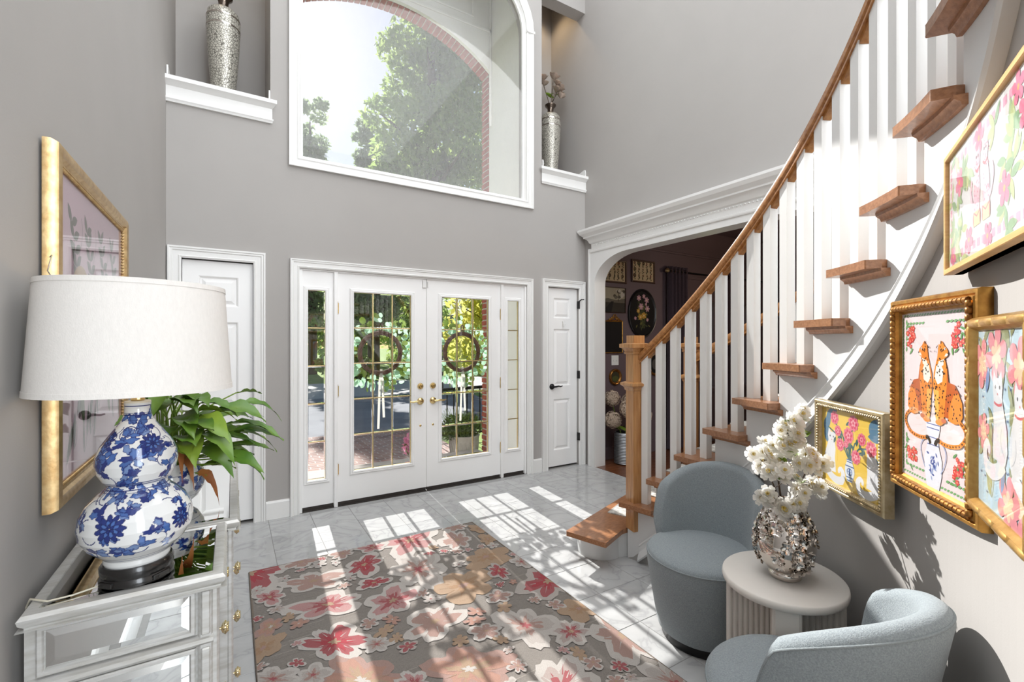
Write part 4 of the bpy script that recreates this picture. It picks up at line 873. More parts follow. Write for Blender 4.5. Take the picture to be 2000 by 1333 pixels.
def paint_left(P, w_, h_):
    rq = random.Random(8); P.rect(-w_ / 2, w_ / 2, -h_ / 2, h_ / 2, srgb(236, 204, 218))
    G, DG = srgb(112, 112, 104), srgb(64, 70, 56)
    for x0 in (-0.3, -0.1, 0.12, 0.32):
        pts = curve((x0 * w_, -0.1 * h_), ((x0 + 0.1) * w_, 0.12 * h_), ((x0 - 0.04) * w_, 0.36 * h_), 10); P.line(pts, 0.004, G)
        for i, (x, y) in enumerate(pts[2:]):
            for a in (0.7, 2.4): P.leaf(x, y, 0.06, 0.028, a + rq.uniform(-0.4, 0.4), G)
        P.line(curve((x0 * w_, 0.2 * h_), ((x0 + 0.14) * w_, 0.34 * h_), ((x0 + 0.08) * w_, 0.4 * h_)), 0.003, G)
    for x0 in (-0.22, 0.2):                              # two ochre arches with birds
        P.line([((x0 + 0.12 * math.cos(a)) * w_, (0.08 + 0.13 * math.sin(a)) * h_) for a in [math.pi * i / 10 for i in range(11)]], 0.03, srgb(206, 168, 120))
        P.ell(x0 * w_, -0.16 * h_, 0.045, 0.085, srgb(214, 112, 62), 0.3); P.ell(x0 * w_ - 0.02, -0.08 * h_, 0.03, 0.035, srgb(240, 226, 206)); P.leaf(x0 * w_, -0.22 * h_, 0.12, 0.04, -1.3, srgb(86, 104, 62)); P.ell(x0 * w_ + 0.05, -0.2 * h_, 0.025, 0.05, srgb(230, 180, 96))
    for i in range(22):
        x, y = rq.uniform(-0.46, 0.46) * w_, rq.uniform(-0.46, -0.12) * h_; P.leaf(x, y, 0.11, 0.02, 1.4 + rq.uniform(-0.4, 0.4), DG); P.line(curve((x, y), (x + 0.05, y + 0.03), (x + 0.02, y + 0.08)), 0.003, DG)
GLD = [(0.0, 0.0), (0.0, 0.016), (0.006, 0.03), (0.02, 0.034), (0.034, 0.03), (0.04, 0.022), (0.05, 0.024), (0.054, 0.012), (0.058, 0.012), (0.058, 0.010), (0.0, 0.0)]
picture('framed_bird_print', 'pink print of grey leafy branches in a wide gold frame behind the lamp', (-0.404, 1.585), (-0.404, 2.505), 0.99, 1.935, GLD, M['palegold'], (0.0555, 0.02, 'bead', 0.012, 0.0052), beadmat=M['palegold'], paint=paint_left)
MB().tube([(-0.400, 1.59, 1.62), (-0.385, 1.583, 1.64), (-0.392, 1.58, 1.60), (-0.38, 1.584, 1.575), (-0.395, 1.582, 1.55)], 0.0015, 6).build('hanging_wire', M['chrome'], bpy.data.objects['framed_bird_print'], world=True)
# ------------------------------------------------------------------ barrel chairs
def chair(name, label, x, y, face, group):
    """round barrel chair; local +Y is the way it faces"""
    t = thing(name, label, 'chair', (x, y, 0), R_(face - 90), group)
    r = 0.262
    b = MB(); b.lathe([(0.0, 0.0), (0.185, 0.0), (0.19, 0.006), (0.19, 0.05), (0.0, 0.05)], 40); b.build('swivel_base', M['black'], t, smooth=40)
    prof = [(0.0, 0.045), (0.198, 0.045), (0.208, 0.052), (0.222, 0.12), (0.244, 0.25), (0.257, 0.34), (0.260, 0.392), (0.256, 0.408), (0.244, 0.42), (0.2, 0.428), (0.1, 0.432), (0.0, 0.433)]
    b = MB(); b.lathe(prof, 56, cap=False); b.build('seat', M['velvet'], t, smooth=60)
    b = MB(); b.tube([(0.2595 * math.cos(2 * math.pi * i / 60), 0.2595 * math.sin(2 * math.pi * i / 60), 0.396) for i in range(60)], 0.0035, 6, closed=True); b.build('seat_piping', M['piping'], t, smooth=60)
    rings = []; hs = 83; n = 60
    for i in range(n + 1):
        a = -90 - hs + 2 * hs * i / n; u = abs(a + 90) / hs
        top = 0.787 - 0.14 * u ** 2 - 0.13 * max(0, (u - 0.85) / 0.15) ** 2
        ro, th_ = r + 0.006, 0.068 * (1 - 0.30 * max(0, (u - 0.8) / 0.2) ** 2)
        ri = ro - th_; zb = 0.36; top = max(top, 0.43); lean = 0.016 + 0.040 * math.cos(R_(a + 90)) ** 2
        sec = [(ro - 0.014, zb)] + [(ro - 0.014 + (0.014 + lean) * q, zb + (top - 0.035 - zb) * q) for q in (0.35, 0.7, 1.0)]
        c0 = ro + lean - th_ / 2
        sec += [(c0 + th_ / 2 * math.cos(R_(q)), top - 0.035 + 0.035 * math.sin(R_(q))) for q in (25, 50, 75, 100, 130, 155)]
        sec += [(ri + lean, top - 0.035), (ri + lean * 0.6, zb + (top - zb) * 0.5), (ri, zb)]
        rings.append([(q * math.cos(R_(a)), q * math.sin(R_(a)), z) for q, z in sec])
    b = MB(); b.loft(rings); b.build('backrest', M['velvet'], t, smooth=60)
    b = MB(); b.tube([(p[0] * 1.0, p[1] * 1.0, p[2]) for p in (rg[4] for rg in rings)], 0.0032, 6); b.build('back_piping', M['piping'], t, smooth=60)
    return t
chair('barrel_chair', 'grey-blue upholstered barrel chair at the foot of the stairs, beyond the side table', 1.952, 1.425, 192, None)
chair('barrel_chair', 'grey-blue upholstered barrel chair nearest the camera, sunlit, below the leopard print', 1.415, 0.70, 86, None)

# ------------------------------------------------------------------ side table
TZ = 0.53; tcx, tcy = 1.80, 0.963
t = thing('side_table', 'cream side table with an oval top and fluted base between the chairs', 'table', (tcx, tcy, 0), R_(12))
b = MB(); pr = [(0.0, TZ - 0.03), (0.97, TZ - 0.03), (0.99, TZ - 0.026), (1.0, TZ - 0.015), (0.99, TZ - 0.004), (0.97, TZ), (0.0, TZ)]
b.lathe(pr, 64, Matrix.Diagonal((0.226, 0.21, 1, 1))); b.build('tabletop', M['tablewhite'], t, smooth=50)
for q in range(4):
    T = Matrix.Rotation(R_(q * 90 + 20), 4, 'Z')
    b = MB(); b.cbox(0.0, 0.195, -0.038, 0.038, 0.0, TZ - 0.03, 0.003, T); leg = b.build('base_panel', M['tablewhite'], t)
    b = MB()
    for sgn in (-1, 1):
        for i in range(8):
            xx = 0.052 + i * 0.0185; b.lathe([(0.0085, 0.004), (0.0085, TZ - 0.034)], 8, T @ Matrix.Translation((xx, sgn * 0.037, 0)))
    b.build('fluting', M['tablewhite'], leg, smooth=60)

# ------------------------------------------------------------------ silver flower vase and blossom
vx, vy = 1.80, 0.955
v = thing('vase', 'silver vase covered in metal flowers on the side table', 'vase', (vx, vy, TZ))
VP = [(0.0, 0.002), (0.052, 0.002), (0.056, 0.006), (0.056, 0.022), (0.052, 0.027), (0.064, 0.036), (0.086, 0.062), (0.099, 0.095), (0.103, 0.125), (0.100, 0.155), (0.091, 0.19), (0.077, 0.225), (0.060, 0.256), (0.048, 0.272), (0.044, 0.285), (0.046, 0.292), (0.041, 0.290), (0.039, 0.275), (0.05, 0.24)]
b = MB(); b.lathe(VP, 56, cap=False); b.build('vase_body', M['chrome'], v, smooth=60)
fm = MB()
for i in range(5):
    a = 2 * math.pi * i / 5; c, s_ = math.cos(a), math.sin(a)
    rg = [(0.15, 0, 0.1), (0.6, 0.42, 0.28), (1.0, 0.28, 0.5), (1.08, 0, 0.46), (1.0, -0.28, 0.5), (0.6, -0.42, 0.28)]; ct = (0.62, 0, 0.12)
    pts = [(x * c - y * s_, x * s_ + y * c, z) for x, y, z in rg + [ct]]
    fm.add(pts, [(6, j, (j + 1) % 6) for j in range(6)])
fm.lathe([(0.22, 0.05), (0.2, 0.3), (0.0, 0.4)], 7)
flower = fm.mesh('metal_flower', M['chrome'], 50)
rq = random.Random(12)
def vr(z):
    for (r0, z0), (r1, z1) in zip(VP[5:], VP[6:]):
        if z0 <= z <= z1: return r0 + (r1 - r0) * (z - z0) / (z1 - z0), math.atan2(r0 - r1, z1 - z0)
    return 0.05, 0.5
pl_ = []
for _ in range(4000):
    z = rq.uniform(0.05, 0.283); a = rq.uniform(0, 2 * math.pi)
    dens = min(1, max(0, (z - 0.055) / 0.16)); lobe = 0.5 + 0.5 * math.cos(3 * a + 0.6)
    if rq.random() > dens ** 0.7 and lobe < 0.55: continue
    if z < 0.17 and lobe < 0.42: continue
    r_, sl_ = vr(z); p = Vector((r_ * math.cos(a), r_ * math.sin(a), z))
    if any((p - q).length < 0.030 for q in pl_): continue
    pl_.append(p)
    nrm = Vector((math.cos(a) * math.cos(sl_), math.sin(a) * math.cos(sl_), math.sin(sl_)))
    q = nrm.to_track_quat('Z', 'Y'); put('metal_flower', flower, v, p, (q @ Matrix.Rotation(rq.uniform(0, 6), 3, 'Z').to_quaternion()).to_euler(), [rq.uniform(0.019, 0.023)] * 3)
    if len(pl_) > 150: break

pm = MB()                                               # one blossom: three whorls of crinkled petals
for lay, (n, R0, tilt) in enumerate(((6, 1.0, 0.22), (6, 0.8, 0.6), (5, 0.55, 1.0))):
    for i in range(n):
        a = 2 * math.pi * (i + lay * 0.4) / n; c, s_ = math.cos(a), math.sin(a)
        rg = [(0.08, 0.0, 0), (0.45, 0.26, 0.04), (0.8, 0.36, 0.0), (1.0, 0.2, 0.05), (0.94, 0.0, 0.0), (1.0, -0.2, 0.05), (0.8, -0.36, 0.0), (0.45, -0.26, 0.04), (0.6, 0, -0.08)]
        pts = []
        for x, y, z in rg:
            x, z = x * math.cos(tilt) * R0 - z * math.sin(tilt), x * math.sin(tilt) * R0 + z; y *= R0; pts.append((x * c - y * s_, x * s_ + y * c, z))
        pm.add(pts, [(8, j, (j + 1) % 8) for j in range(8)])
blossom = pm.mesh('blossom', M['petal'], 80)
sm = MB()
for i in range(9):
    a = 2 * math.pi * i / 9; sm.tube([(0, 0, 0.1), (0.16 * math.cos(a), 0.16 * math.sin(a), 0.5)], 0.025, 4); sm.lathe([(0.0, 0.48), (0.05, 0.52), (0.0, 0.57)], 5, Matrix.Translation((0.16 * math.cos(a), 0.16 * math.sin(a), 0)))
stamens = sm.mesh('stamens', M['stamen'])
lm = MB(); lm.add([(0, 0, 0), (0.35, 0.2, 0.03), (0.7, 0.17, 0.05), (1, 0, 0), (0.7, -0.17, 0.05), (0.35, -0.2, 0.03), (0.5, 0, -0.03)], [(6, j, (j + 1) % 6) for j in range(6)])
bleaf = lm.mesh('leaf', M['leaf2'], 60)
VR = Vector((math.cos(YAW), -math.sin(YAW), 0)); VF = Vector((math.sin(YAW), math.cos(YAW), 0))
def branch(label, pts, heads, rad=0.0045):
    t = thing('blossom_branch', label, 'flowers', (vx, vy, TZ), 0, 'white blossom branches in the silver vase')
    wp = [Vector((r * VR.x + f * VF.x, r * VR.y + f * VF.y, z)) for r, f, z in pts]
    b = MB(); b.tube(wp, [rad * (1 - 0.6 * i / (len(wp) - 1)) for i in range(len(wp))], 7); br = b.build('branch', M['bark'], t, smooth=60)
    for (r, f, z, s) in heads:
        p = Vector((r * VR.x + f * VF.x, r * VR.y + f * VF.y, z))
        # nearest twig point
        best = min(((wp[i].lerp(wp[i + 1], q / 6)) for i in range(len(wp) - 1) for q in range(7)), key=lambda c: (c - p).length + 0.3 * max(0, c.z - p.z))
        tw = MB(); tw.tube([best, best.lerp(p, 0.6) + Vector((0, 0, 0.006)), p], 0.0014, 5); tw.build('twig', M['bark'], br)
        d = Vector((rq.uniform(-0.8, 0.8), rq.uniform(-0.9, 0.3), rq.uniform(0.1, 0.8))) - VF * 0.55; e = d.to_track_quat('Z', 'Y').to_euler()
        o = put('blossom', blossom, t, p, e, (s, s, s)); put('stamens', stamens, o)
    return t, wp
def bunch(c, n, sp, s=0.033): return [(c[0] + rq.gauss(0, sp), c[1] + rq.gauss(0, sp * 0.8), c[2] + rq.gauss(0, sp), s * rq.uniform(0.85, 1.2)) for _ in range(n)]
A = bunch((0.0, 0.0, 0.555), 8, 0.022) + bunch((-0.035, 0.0, 0.50), 8, 0.022) + bunch((0.035, -0.01, 0.50), 6, 0.022)
branch('blossom branch rising highest from the silver vase', [(0, 0, 0.06), (-0.012, 0, 0.27), (-0.022, 0.01, 0.38), (-0.01, 0.01, 0.48), (0.03, 0.0, 0.57), (0.065, 0.0, 0.64)], A + bunch((0.075, 0.0, 0.63), 4, 0.016, 0.03))
branch('blossom branch leaning left out of the silver vase', [(-0.005, 0.01, 0.06), (-0.015, 0, 0.27), (-0.045, -0.01, 0.34), (-0.085, -0.02, 0.43)], bunch((-0.085, -0.02, 0.435), 11, 0.022) + bunch((-0.02, -0.02, 0.415), 9, 0.024))
branch('blossom branch leaning right toward the yellow cat print', [(0.01, 0, 0.06), (0.015, 0, 0.27), (0.06, 0.0, 0.36), (0.12, 0.01, 0.46)], bunch((0.115, 0.0, 0.42), 8, 0.02) + bunch((0.105, 0.0, 0.345), 6, 0.016) + bunch((0.06, -0.03, 0.45), 8, 0.02))
branch('short blossom branch spilling over the rim of the silver vase', [(0.0, -0.01, 0.06), (0.0, -0.02, 0.27), (-0.01, -0.05, 0.30)], bunch((-0.085, -0.03, 0.325), 6, 0.016) + bunch((0.0, -0.05, 0.27), 9, 0.02, 0.036) + bunch((0.035, -0.04, 0.335), 4, 0.014))
bb = [o for o in bpy.data.objects if o.name.startswith('blossom_branch')]
for o in bb:
    for q in range(6):
        r, z = rq.uniform(-0.05, 0.1), rq.uniform(0.33, 0.60); s = rq.uniform(0.035, 0.055)
        put('leaf', bleaf, o, (r * VR.x - 0.02 * VF.x, r * VR.y - 0.02 * VF.y, z), (rq.uniform(-0.6, 0.6), rq.uniform(-0.9, 0.2), rq.uniform(0, 6.28)), (s, s, s))

# ------------------------------------------------------------------ mirrored dresser
DZ = 0.84
dr = thing('dresser', 'mirrored silver breakfront dresser with gold beaded knobs against the left wall', 'dresser', (-0.2, 2.2, 0))
def db(b, name, m, parent=dr, smooth=None, **k): return b.build(name, M[m], parent, smooth, world=True, **k)
xb = -0.385
secs = [(1.39, 1.775, -0.035), (1.775, 2.63, 0.0), (2.63, 3.045, -0.035)]
for i, (y0, y1, xf) in enumerate(secs):
    b = MB(); b.box(xb, xf - 0.012, y0 + (0.012 if i == 0 else 0), y1 - (0.012 if i == 2 else 0), 0.05, DZ - 0.03); db(b, 'carcass', 'silverwood')
    # moulded top frame with an inset mirror
    e0, e1 = (0.018 if i == 0 else (0.012 if i == 1 else -0.012)), (0.018 if i == 2 else (0.012 if i == 1 else -0.012))
    Y0, Y1, X0, X1 = y0 - e0, y1 + e1, xb, xf + 0.018
    pr = [(0.0, DZ - 0.034), (0.012, DZ - 0.034), (0.012, DZ - 0.03), (0.004, DZ - 0.02), (0.002, DZ - 0.010), (0.008, DZ - 0.002), (0.014, DZ), (0.030, DZ), (0.032, DZ - 0.004), (0.0325, DZ - 0.012)]
    pr = [(o - 0.006, z) for o, z in pr]
    rings = [[(x + sx * o, y + sy * o, z) for o, z in pr] for x, y, sx, sy in ((X0, Y0, 1, 1), (X1, Y0, -1, 1), (X1, Y1, -1, -1), (X0, Y1, 1, -1))]
    b = MB(); b.loft(rings, False, False, loop=True); db(b, 'top_frame', 'silverwood', smooth=30)
    w_ = 0.026; q = lambda k, z: [(X0 + w_ + k, Y0 + w_ + k, z), (X1 - w_ - k, Y0 + w_ + k, z), (X1 - w_ - k, Y1 - w_ - k, z), (X0 + w_ + k, Y1 - w_ - k, z)]
    b = MB(); b.loft([q(0, DZ - 0.01), q(0, DZ - 0.0025), q(0.016, DZ - 0.0008)]); db(b, 'top_mirror', 'mirror')
def panel(plane, a0, a1, z0, z1, at, sgn, knob=None):
    """bevelled mirror panel in a moulded silver frame; plane 'x' faces +x, 'y' faces -y"""
    f = (lambda a, z, d: (at + d, a, z)) if plane == 'x' else (lambda a, z, d: (a, at - d, z))
    rc = lambda k, d: [f(a0 + k, z0 + k, d), f(a1 - k, z0 + k, d), f(a1 - k, z1 - k, d), f(a0 + k, z1 - k, d)]
    b = MB(); b.loft([rc(-0.0, 0.0), rc(0.0, 0.008), rc(0.003, 0.0105), rc(0.010, 0.0105), rc(0.013, 0.006), rc(0.0135, 0.002)], True, False); fr = db(b, 'drawer_front' if knob else 'side_panel', 'silverwood', smooth=30)
    b = MB(); b.loft([rc(0.013, 0.002), rc(0.013, 0.003), rc(0.030, 0.006)]); db(b, 'mirror_panel', 'mirror', fr)
    if knob:
        for a in knob:
            T = Matrix.Translation(f(a, (z0 + z1) / 2, 0.006)) @ Matrix.Rotation(math.pi / 2, 4, 'Y')
            b = MB(); b.lathe([(0.004, 0.0), (0.004, 0.016)], 8, T); b.lathe([(0.006, 0.014), (0.013, 0.017), (0.0165, 0.022), (0.0165, 0.027), (0.012, 0.032), (0.0, 0.034)], 12, T)
            for j in range(14):
                aa = 2 * math.pi * j / 14
                for rr_, zz in ((0.0165, 0.0245), (0.0115, 0.0315)): b.lathe([(0, -0.0028), (0.0028, 0), (0, 0.0028)], 5, T @ Matrix.Translation((rr_ * math.cos(aa), rr_ * math.sin(aa), zz)))
            db(b, 'knob', 'knobgold', fr, 50)
ROWS = [(0.10, 0.315), (0.345, 0.50), (0.525, 0.655), (0.69, 0.805)]
ROWS = [(0.085, 0.29), (0.315, 0.485), (0.51, 0.655), (0.688, 0.80)]
for z0, z1 in ROWS:
    panel('y', xb + 0.02, -0.077, z0, z1, 1.402, 1)
    for i, (y0, y1, xf) in enumerate(secs):
        a, c = y0 + (0.055 if i == 0 else 0.03), y1 - (0.055 if i == 2 else 0.03)
        panel('x', a, c, z0, z1, xf - 0.012, 1, [(a + c) / 2] if i != 1 else [a + (c - a) * 0.25, a + (c - a) * 0.75])
for z in (0.302, 0.497, 0.672):                          # rails between the rows on the near end
    b = MB(); b.loft([[(x, 1.402, z - 0.014), (x, 1.39, z - 0.012), (x, 1.382, z - 0.003), (x, 1.383, z + 0.006), (x, 1.392, z + 0.011), (x, 1.402, z + 0.012)] for x in (xb + 0.006, -0.040)]); db(b, 'side_rail', 'silverwood', smooth=40)
for x0, x1, y0, y1 in ((-0.072, -0.04, 1.388, 1.442), (-0.05, -0.028, 1.392, 1.44), (-0.015, 0.004, 1.778, 1.80), (-0.015, 0.004, 2.605, 2.627), (-0.05, -0.028, 2.995, 3.04)):
    b = MB(); b.cbox(x0, x1, y0, y1, 0.0, DZ - 0.032, 0.005); db(b, 'corner_post', 'silverwood')
b = MB()
for z0, z1 in ROWS[1:]: b.cbox(-0.066, -0.046, 1.381, 1.39, z0 - 0.0, z1, 0.003)
db(b, 'post_trim', 'silverwood')
for x in (xb + 0.03, -0.065):
    for y in (1.425, 3.015):
        b = MB(); b.lathe([(0.016, 0.0), (0.024, 0.03), (0.026, 0.06)], 12, Matrix.Translation((x, y, 0))); db(b, 'foot', 'silverwood', smooth=50)

# ------------------------------------------------------------------ blue and white table lamp
def blue_white(prof, n, cx_seed, motif, bands):
    """lathe with hand-painted blue motifs held as vertex colours; prof is (r, z)"""
    rq = np.random.RandomState(cx_seed); P_ = []
    for (r0, z0), (r1, z1) in zip(prof, prof[1:]):
        L = math.hypot(r1 - r0, z1 - z0); k = max(1, int(L / 0.0012))
        P_ += [(r0 + (r1 - r0) * i / k, z0 + (z1 - z0) * i / k) for i in range(k)]
    P_.append(prof[-1]); P_ = np.array(P_); m = len(P_)
    S = np.concatenate([[0], np.cumsum(np.hypot(*np.diff(P_, axis=0).T))])
    TH = np.linspace(0, 2 * np.pi, n, endpoint=False); r = P_[:, 0:1]
    col = np.tile(np.array(srgb(222, 222, 220)), (m, n, 1)); DK, MD, LT = np.array(srgb(30, 44, 104)), np.array(srgb(72, 106, 168)), np.array(srgb(122, 148, 194))
    def uv(s0, t0):
        d = (TH[None, :] - t0 + np.pi) % (2 * np.pi) - np.pi; return d * np.maximum(r, 0.01), np.broadcast_to((S - s0)[:, None], (m, n))
    def blob(s0, t0, L, wd, ang, c, edge=DK, lob=0.0, ph=0.0):
        u, v_ = uv(s0, t0); a = u * math.cos(ang) + v_ * math.sin(ang); e = -u * math.sin(ang) + v_ * math.cos(ang)
        q = np.sqrt((a / L) ** 2 + (e / wd) ** 2); f = np.arctan2(e / wd, a / L); q = q / (1 + lob * np.cos(5 * f + ph))
        if edge is not None: col[q < 1.0] = edge
        k = q < (1.0 - 0.0011 / wd if edge is not None else 1.0); w2 = (np.clip(q, 0, 1) ** 2)[..., None]; cc = c * (1 - 0.35 * w2) + DK * 0.35 * w2; col[k] = cc[k]
    for s0, t0, R, kind in motif(S[-1], rq):
        if kind == 'flower':
            for lay, (rad, np_, pl) in enumerate(((R, 11, 0.34), (R * 0.6, 8, 0.24), (R * 0.28, 5, 0.16))):
                for i in range(np_):
                    a = 2 * math.pi * i / np_ + lay * 0.3; rr_ = np.interp(s0, S, P_[:, 0])
                    blob(s0 + rad * 0.62 * math.sin(a), t0 + rad * 0.62 * math.cos(a) / max(rr_, 0.02), R * pl, R * pl * 0.52, a, DK * 1.2 if lay != 1 else MD, np.array(srgb(24, 34, 84)))
        elif kind == 'leafs':
            for i in range(4):
                a = rq.uniform(0, 6.28); rr_ = np.interp(s0, S, P_[:, 0])
                blob(s0 + R * 0.55 * math.sin(a), t0 + R * 0.55 * math.cos(a) / max(rr_, 0.02), R * rq.uniform(0.5, 0.7), R * rq.uniform(0.26, 0.36), a + rq.uniform(-0.5, 0.5), [MD, MD * 0.85, DK * 1.3, LT * 0.85][rq.randint(4)], DK, 0.16, rq.uniform(0, 6))
        else:
            u, v_ = uv(s0, t0); a0 = rq.uniform(0, 6.28); f = np.arctan2(v_, u); d = np.hypot(u, v_); k = (np.abs(d - R * 0.8) < 0.0011) & (((f - a0) % (2 * np.pi)) < 2.6); col[k] = DK
    for s0, hw in bands:
        col[np.abs(S - s0 * S[-1]) < hw] = DK
    verts = np.zeros((m, n, 3)); verts[..., 0] = r * np.cos(TH); verts[..., 1] = r * np.sin(TH); verts[..., 2] = P_[:, 1:2]
    idx = np.arange(m * n).reshape(m, n); q = np.stack([idx[:-1], np.roll(idx, -1, 1)[:-1], np.roll(idx, -1, 1)[1:], idx[1:]], -1).reshape(-1, 4)
    me = bpy.data.meshes.new('painted'); me.from_pydata(verts.reshape(-1, 3).tolist(), [], q.tolist())
    ca = me.color_attributes.new('Col', 'FLOAT_COLOR', 'POINT'); ca.data.foreach_set('color', np.concatenate([col.reshape(-1, 3), np.ones((m * n, 1))], 1).ravel())
    me.polygons.foreach_set('use_smooth', [True] * len(me.polygons)); me.materials.append(M['ceramic']); me.update(); return me
lx, ly = -0.2, 1.462
lamp = thing('table_lamp', 'blue and white gourd table lamp with a white linen shade on the dresser', 'lamp', (lx, ly, DZ))
GP = [(0.064, 0.046), (0.066, 0.052), (0.066, 0.062), (0.073, 0.07), (0.096, 0.092), (0.1105, 0.118), (0.114, 0.142), (0.110, 0.168), (0.097, 0.194), (0.078, 0.214), (0.0645, 0.226), (0.06, 0.232), (0.0605, 0.238), (0.069, 0.248), (0.078, 0.266), (0.082, 0.288), (0.080, 0.308), (0.072, 0.33), (0.058, 0.352), (0.042, 0.374), (0.031, 0.392), (0.027, 0.404), (0.026, 0.418), (0.027, 0.432)]
def gourd(T, rq):
    out = []
    for s0, n_, off in ((0.075, 8, 0.2), (0.115, 8, 0.6), (0.155, 8, 0.1), (0.2, 8, 0.5), (0.285, 6, 0.3), (0.325, 6, 0.8), (0.365, 6, 0.1), (0.405, 5, 0.4)):
        for i in range(n_):
            t0 = 2 * math.pi * (i + off) / n_; R = 0.024 if s0 < 0.25 else 0.021
            out.append((s0 + rq.uniform(-0.008, 0.008), t0 + rq.uniform(-0.12, 0.12), R * rq.uniform(0.9, 1.15), 'leafs' if (i * 7 + int(s0 * 1000)) % 4 else 'vine'))
    for i in range(175): out.append((rq.uniform(0.062, T - 0.06), rq.uniform(0, 6.28), rq.uniform(0.015, 0.025), 'leafs' if rq.rand() < 0.6 else 'vine'))
    for t0, s0, R in ((-1.9, 0.13, 0.034), (-0.6, 0.12, 0.028), (0.9, 0.14, 0.034), (2.5, 0.13, 0.032), (-1.0, 0.335, 0.028), (1.2, 0.33, 0.026), (-2.6, 0.35, 0.024)): out.append((s0, t0, R, 'flower'))
    return out
gm = blue_white(GP, 420, 5, gourd, [(0.055, 0.0011), (0.075, 0.0008), (0.478, 0.0008), (0.495, 0.0012), (0.525, 0.0012), (0.54, 0.0008), (0.905, 0.001), (0.935, 0.0012), (0.945, 0.0012), (0.985, 0.0014)])
put('lamp_body', gm, lamp)
b = MB(); b.lathe([(0.0, 0.431), (0.027, 0.431), (0.026, 0.436), (0.0, 0.437)], 32); b.build('collar', M['cord'], lamp, smooth=40)
b = MB(); b.lathe([(0.013, 0.436), (0.015, 0.44), (0.011, 0.446), (0.006, 0.452), (0.005, 0.52), (0.012, 0.525), (0.012, 0.56), (0.006, 0.562)], 20); b.build('brass_stem', M['brass'], lamp, smooth=40)
b = MB(); b.lathe([(0.0, 0.0), (0.068, 0.0), (0.074, 0.004), (0.075, 0.012), (0.070, 0.020), (0.073, 0.028), (0.0735, 0.04), (0.069, 0.047), (0.0, 0.047)], 40); b.build('stand', M['blackwood'], lamp, smooth=40)
for i in range(4):
    a = R_(45 + 90 * i); b = MB(); b.cbox(-0.02, 0.02, -0.004, 0.004, 0.006, 0.018, 0.002, Matrix.Translation((0.073 * math.cos(a), 0.073 * math.sin(a), 0)) @ Matrix.Rotation(a + math.pi / 2, 4, 'Z')); b.build('stand_scroll', M['blackwood'], lamp)
sh = [(0.2005, 0.462), (0.183, 0.745)]
b = MB(); b.lathe([(0.2005, 0.462), (0.184, 0.722), (0.1822, 0.722), (0.1987, 0.462), (0.2005, 0.462)], 72, cap=False); shd = b.build('lamp_shade', M['shade'], lamp, smooth=40)
for r, z0, z1 in ((0.2005, 0.4615, 0.474), (0.184, 0.711, 0.7225)):
    k = lambda z: 0.2005 + (0.184 - 0.2005) * (z - 0.462) / 0.26
    b = MB(); b.lathe([(k(z0) - 0.0025, z0), (k(z0) + 0.0012, z0), (k(z1) + 0.0012, z1), (k(z1) - 0.0025, z1), (k(z0) - 0.0025, z0)], 72, cap=False); b.build('shade_trim', M['shade'], shd, smooth=40)
b = MB()
for i in range(3): b.tube([(0, 0, 0.712), (0.182 * math.cos(2.1 * i), 0.182 * math.sin(2.1 * i), 0.715)], 0.0015, 6)
b.build('shade_spider', M['brass'], lamp)
bulb = mat('lit_bulb', (1, 0.85, 0.65), 0.4, emit=((1.0, 0.72, 0.42), 3.5), noise=(3, 0.01))
b = MB(); b.lathe([(0.0, 0.555), (0.013, 0.56), (0.016, 0.575), (0.03, 0.605), (0.031, 0.622), (0.022, 0.642), (0.0, 0.65)], 20); b.build('bulb', bulb, lamp, smooth=60)
b = MB(); b.tube([(-0.07, -0.03, 0.006), (-0.11, -0.045, 0.004), (-0.15, -0.05, 0.004), (-0.186, -0.02, 0.005), (-0.198, 0.0, -0.02), (-0.2, 0.02, -0.2), (-0.2, 0.03, -0.7)], 0.0022, 8); b.build('cord', M['cord'], lamp, smooth=60)

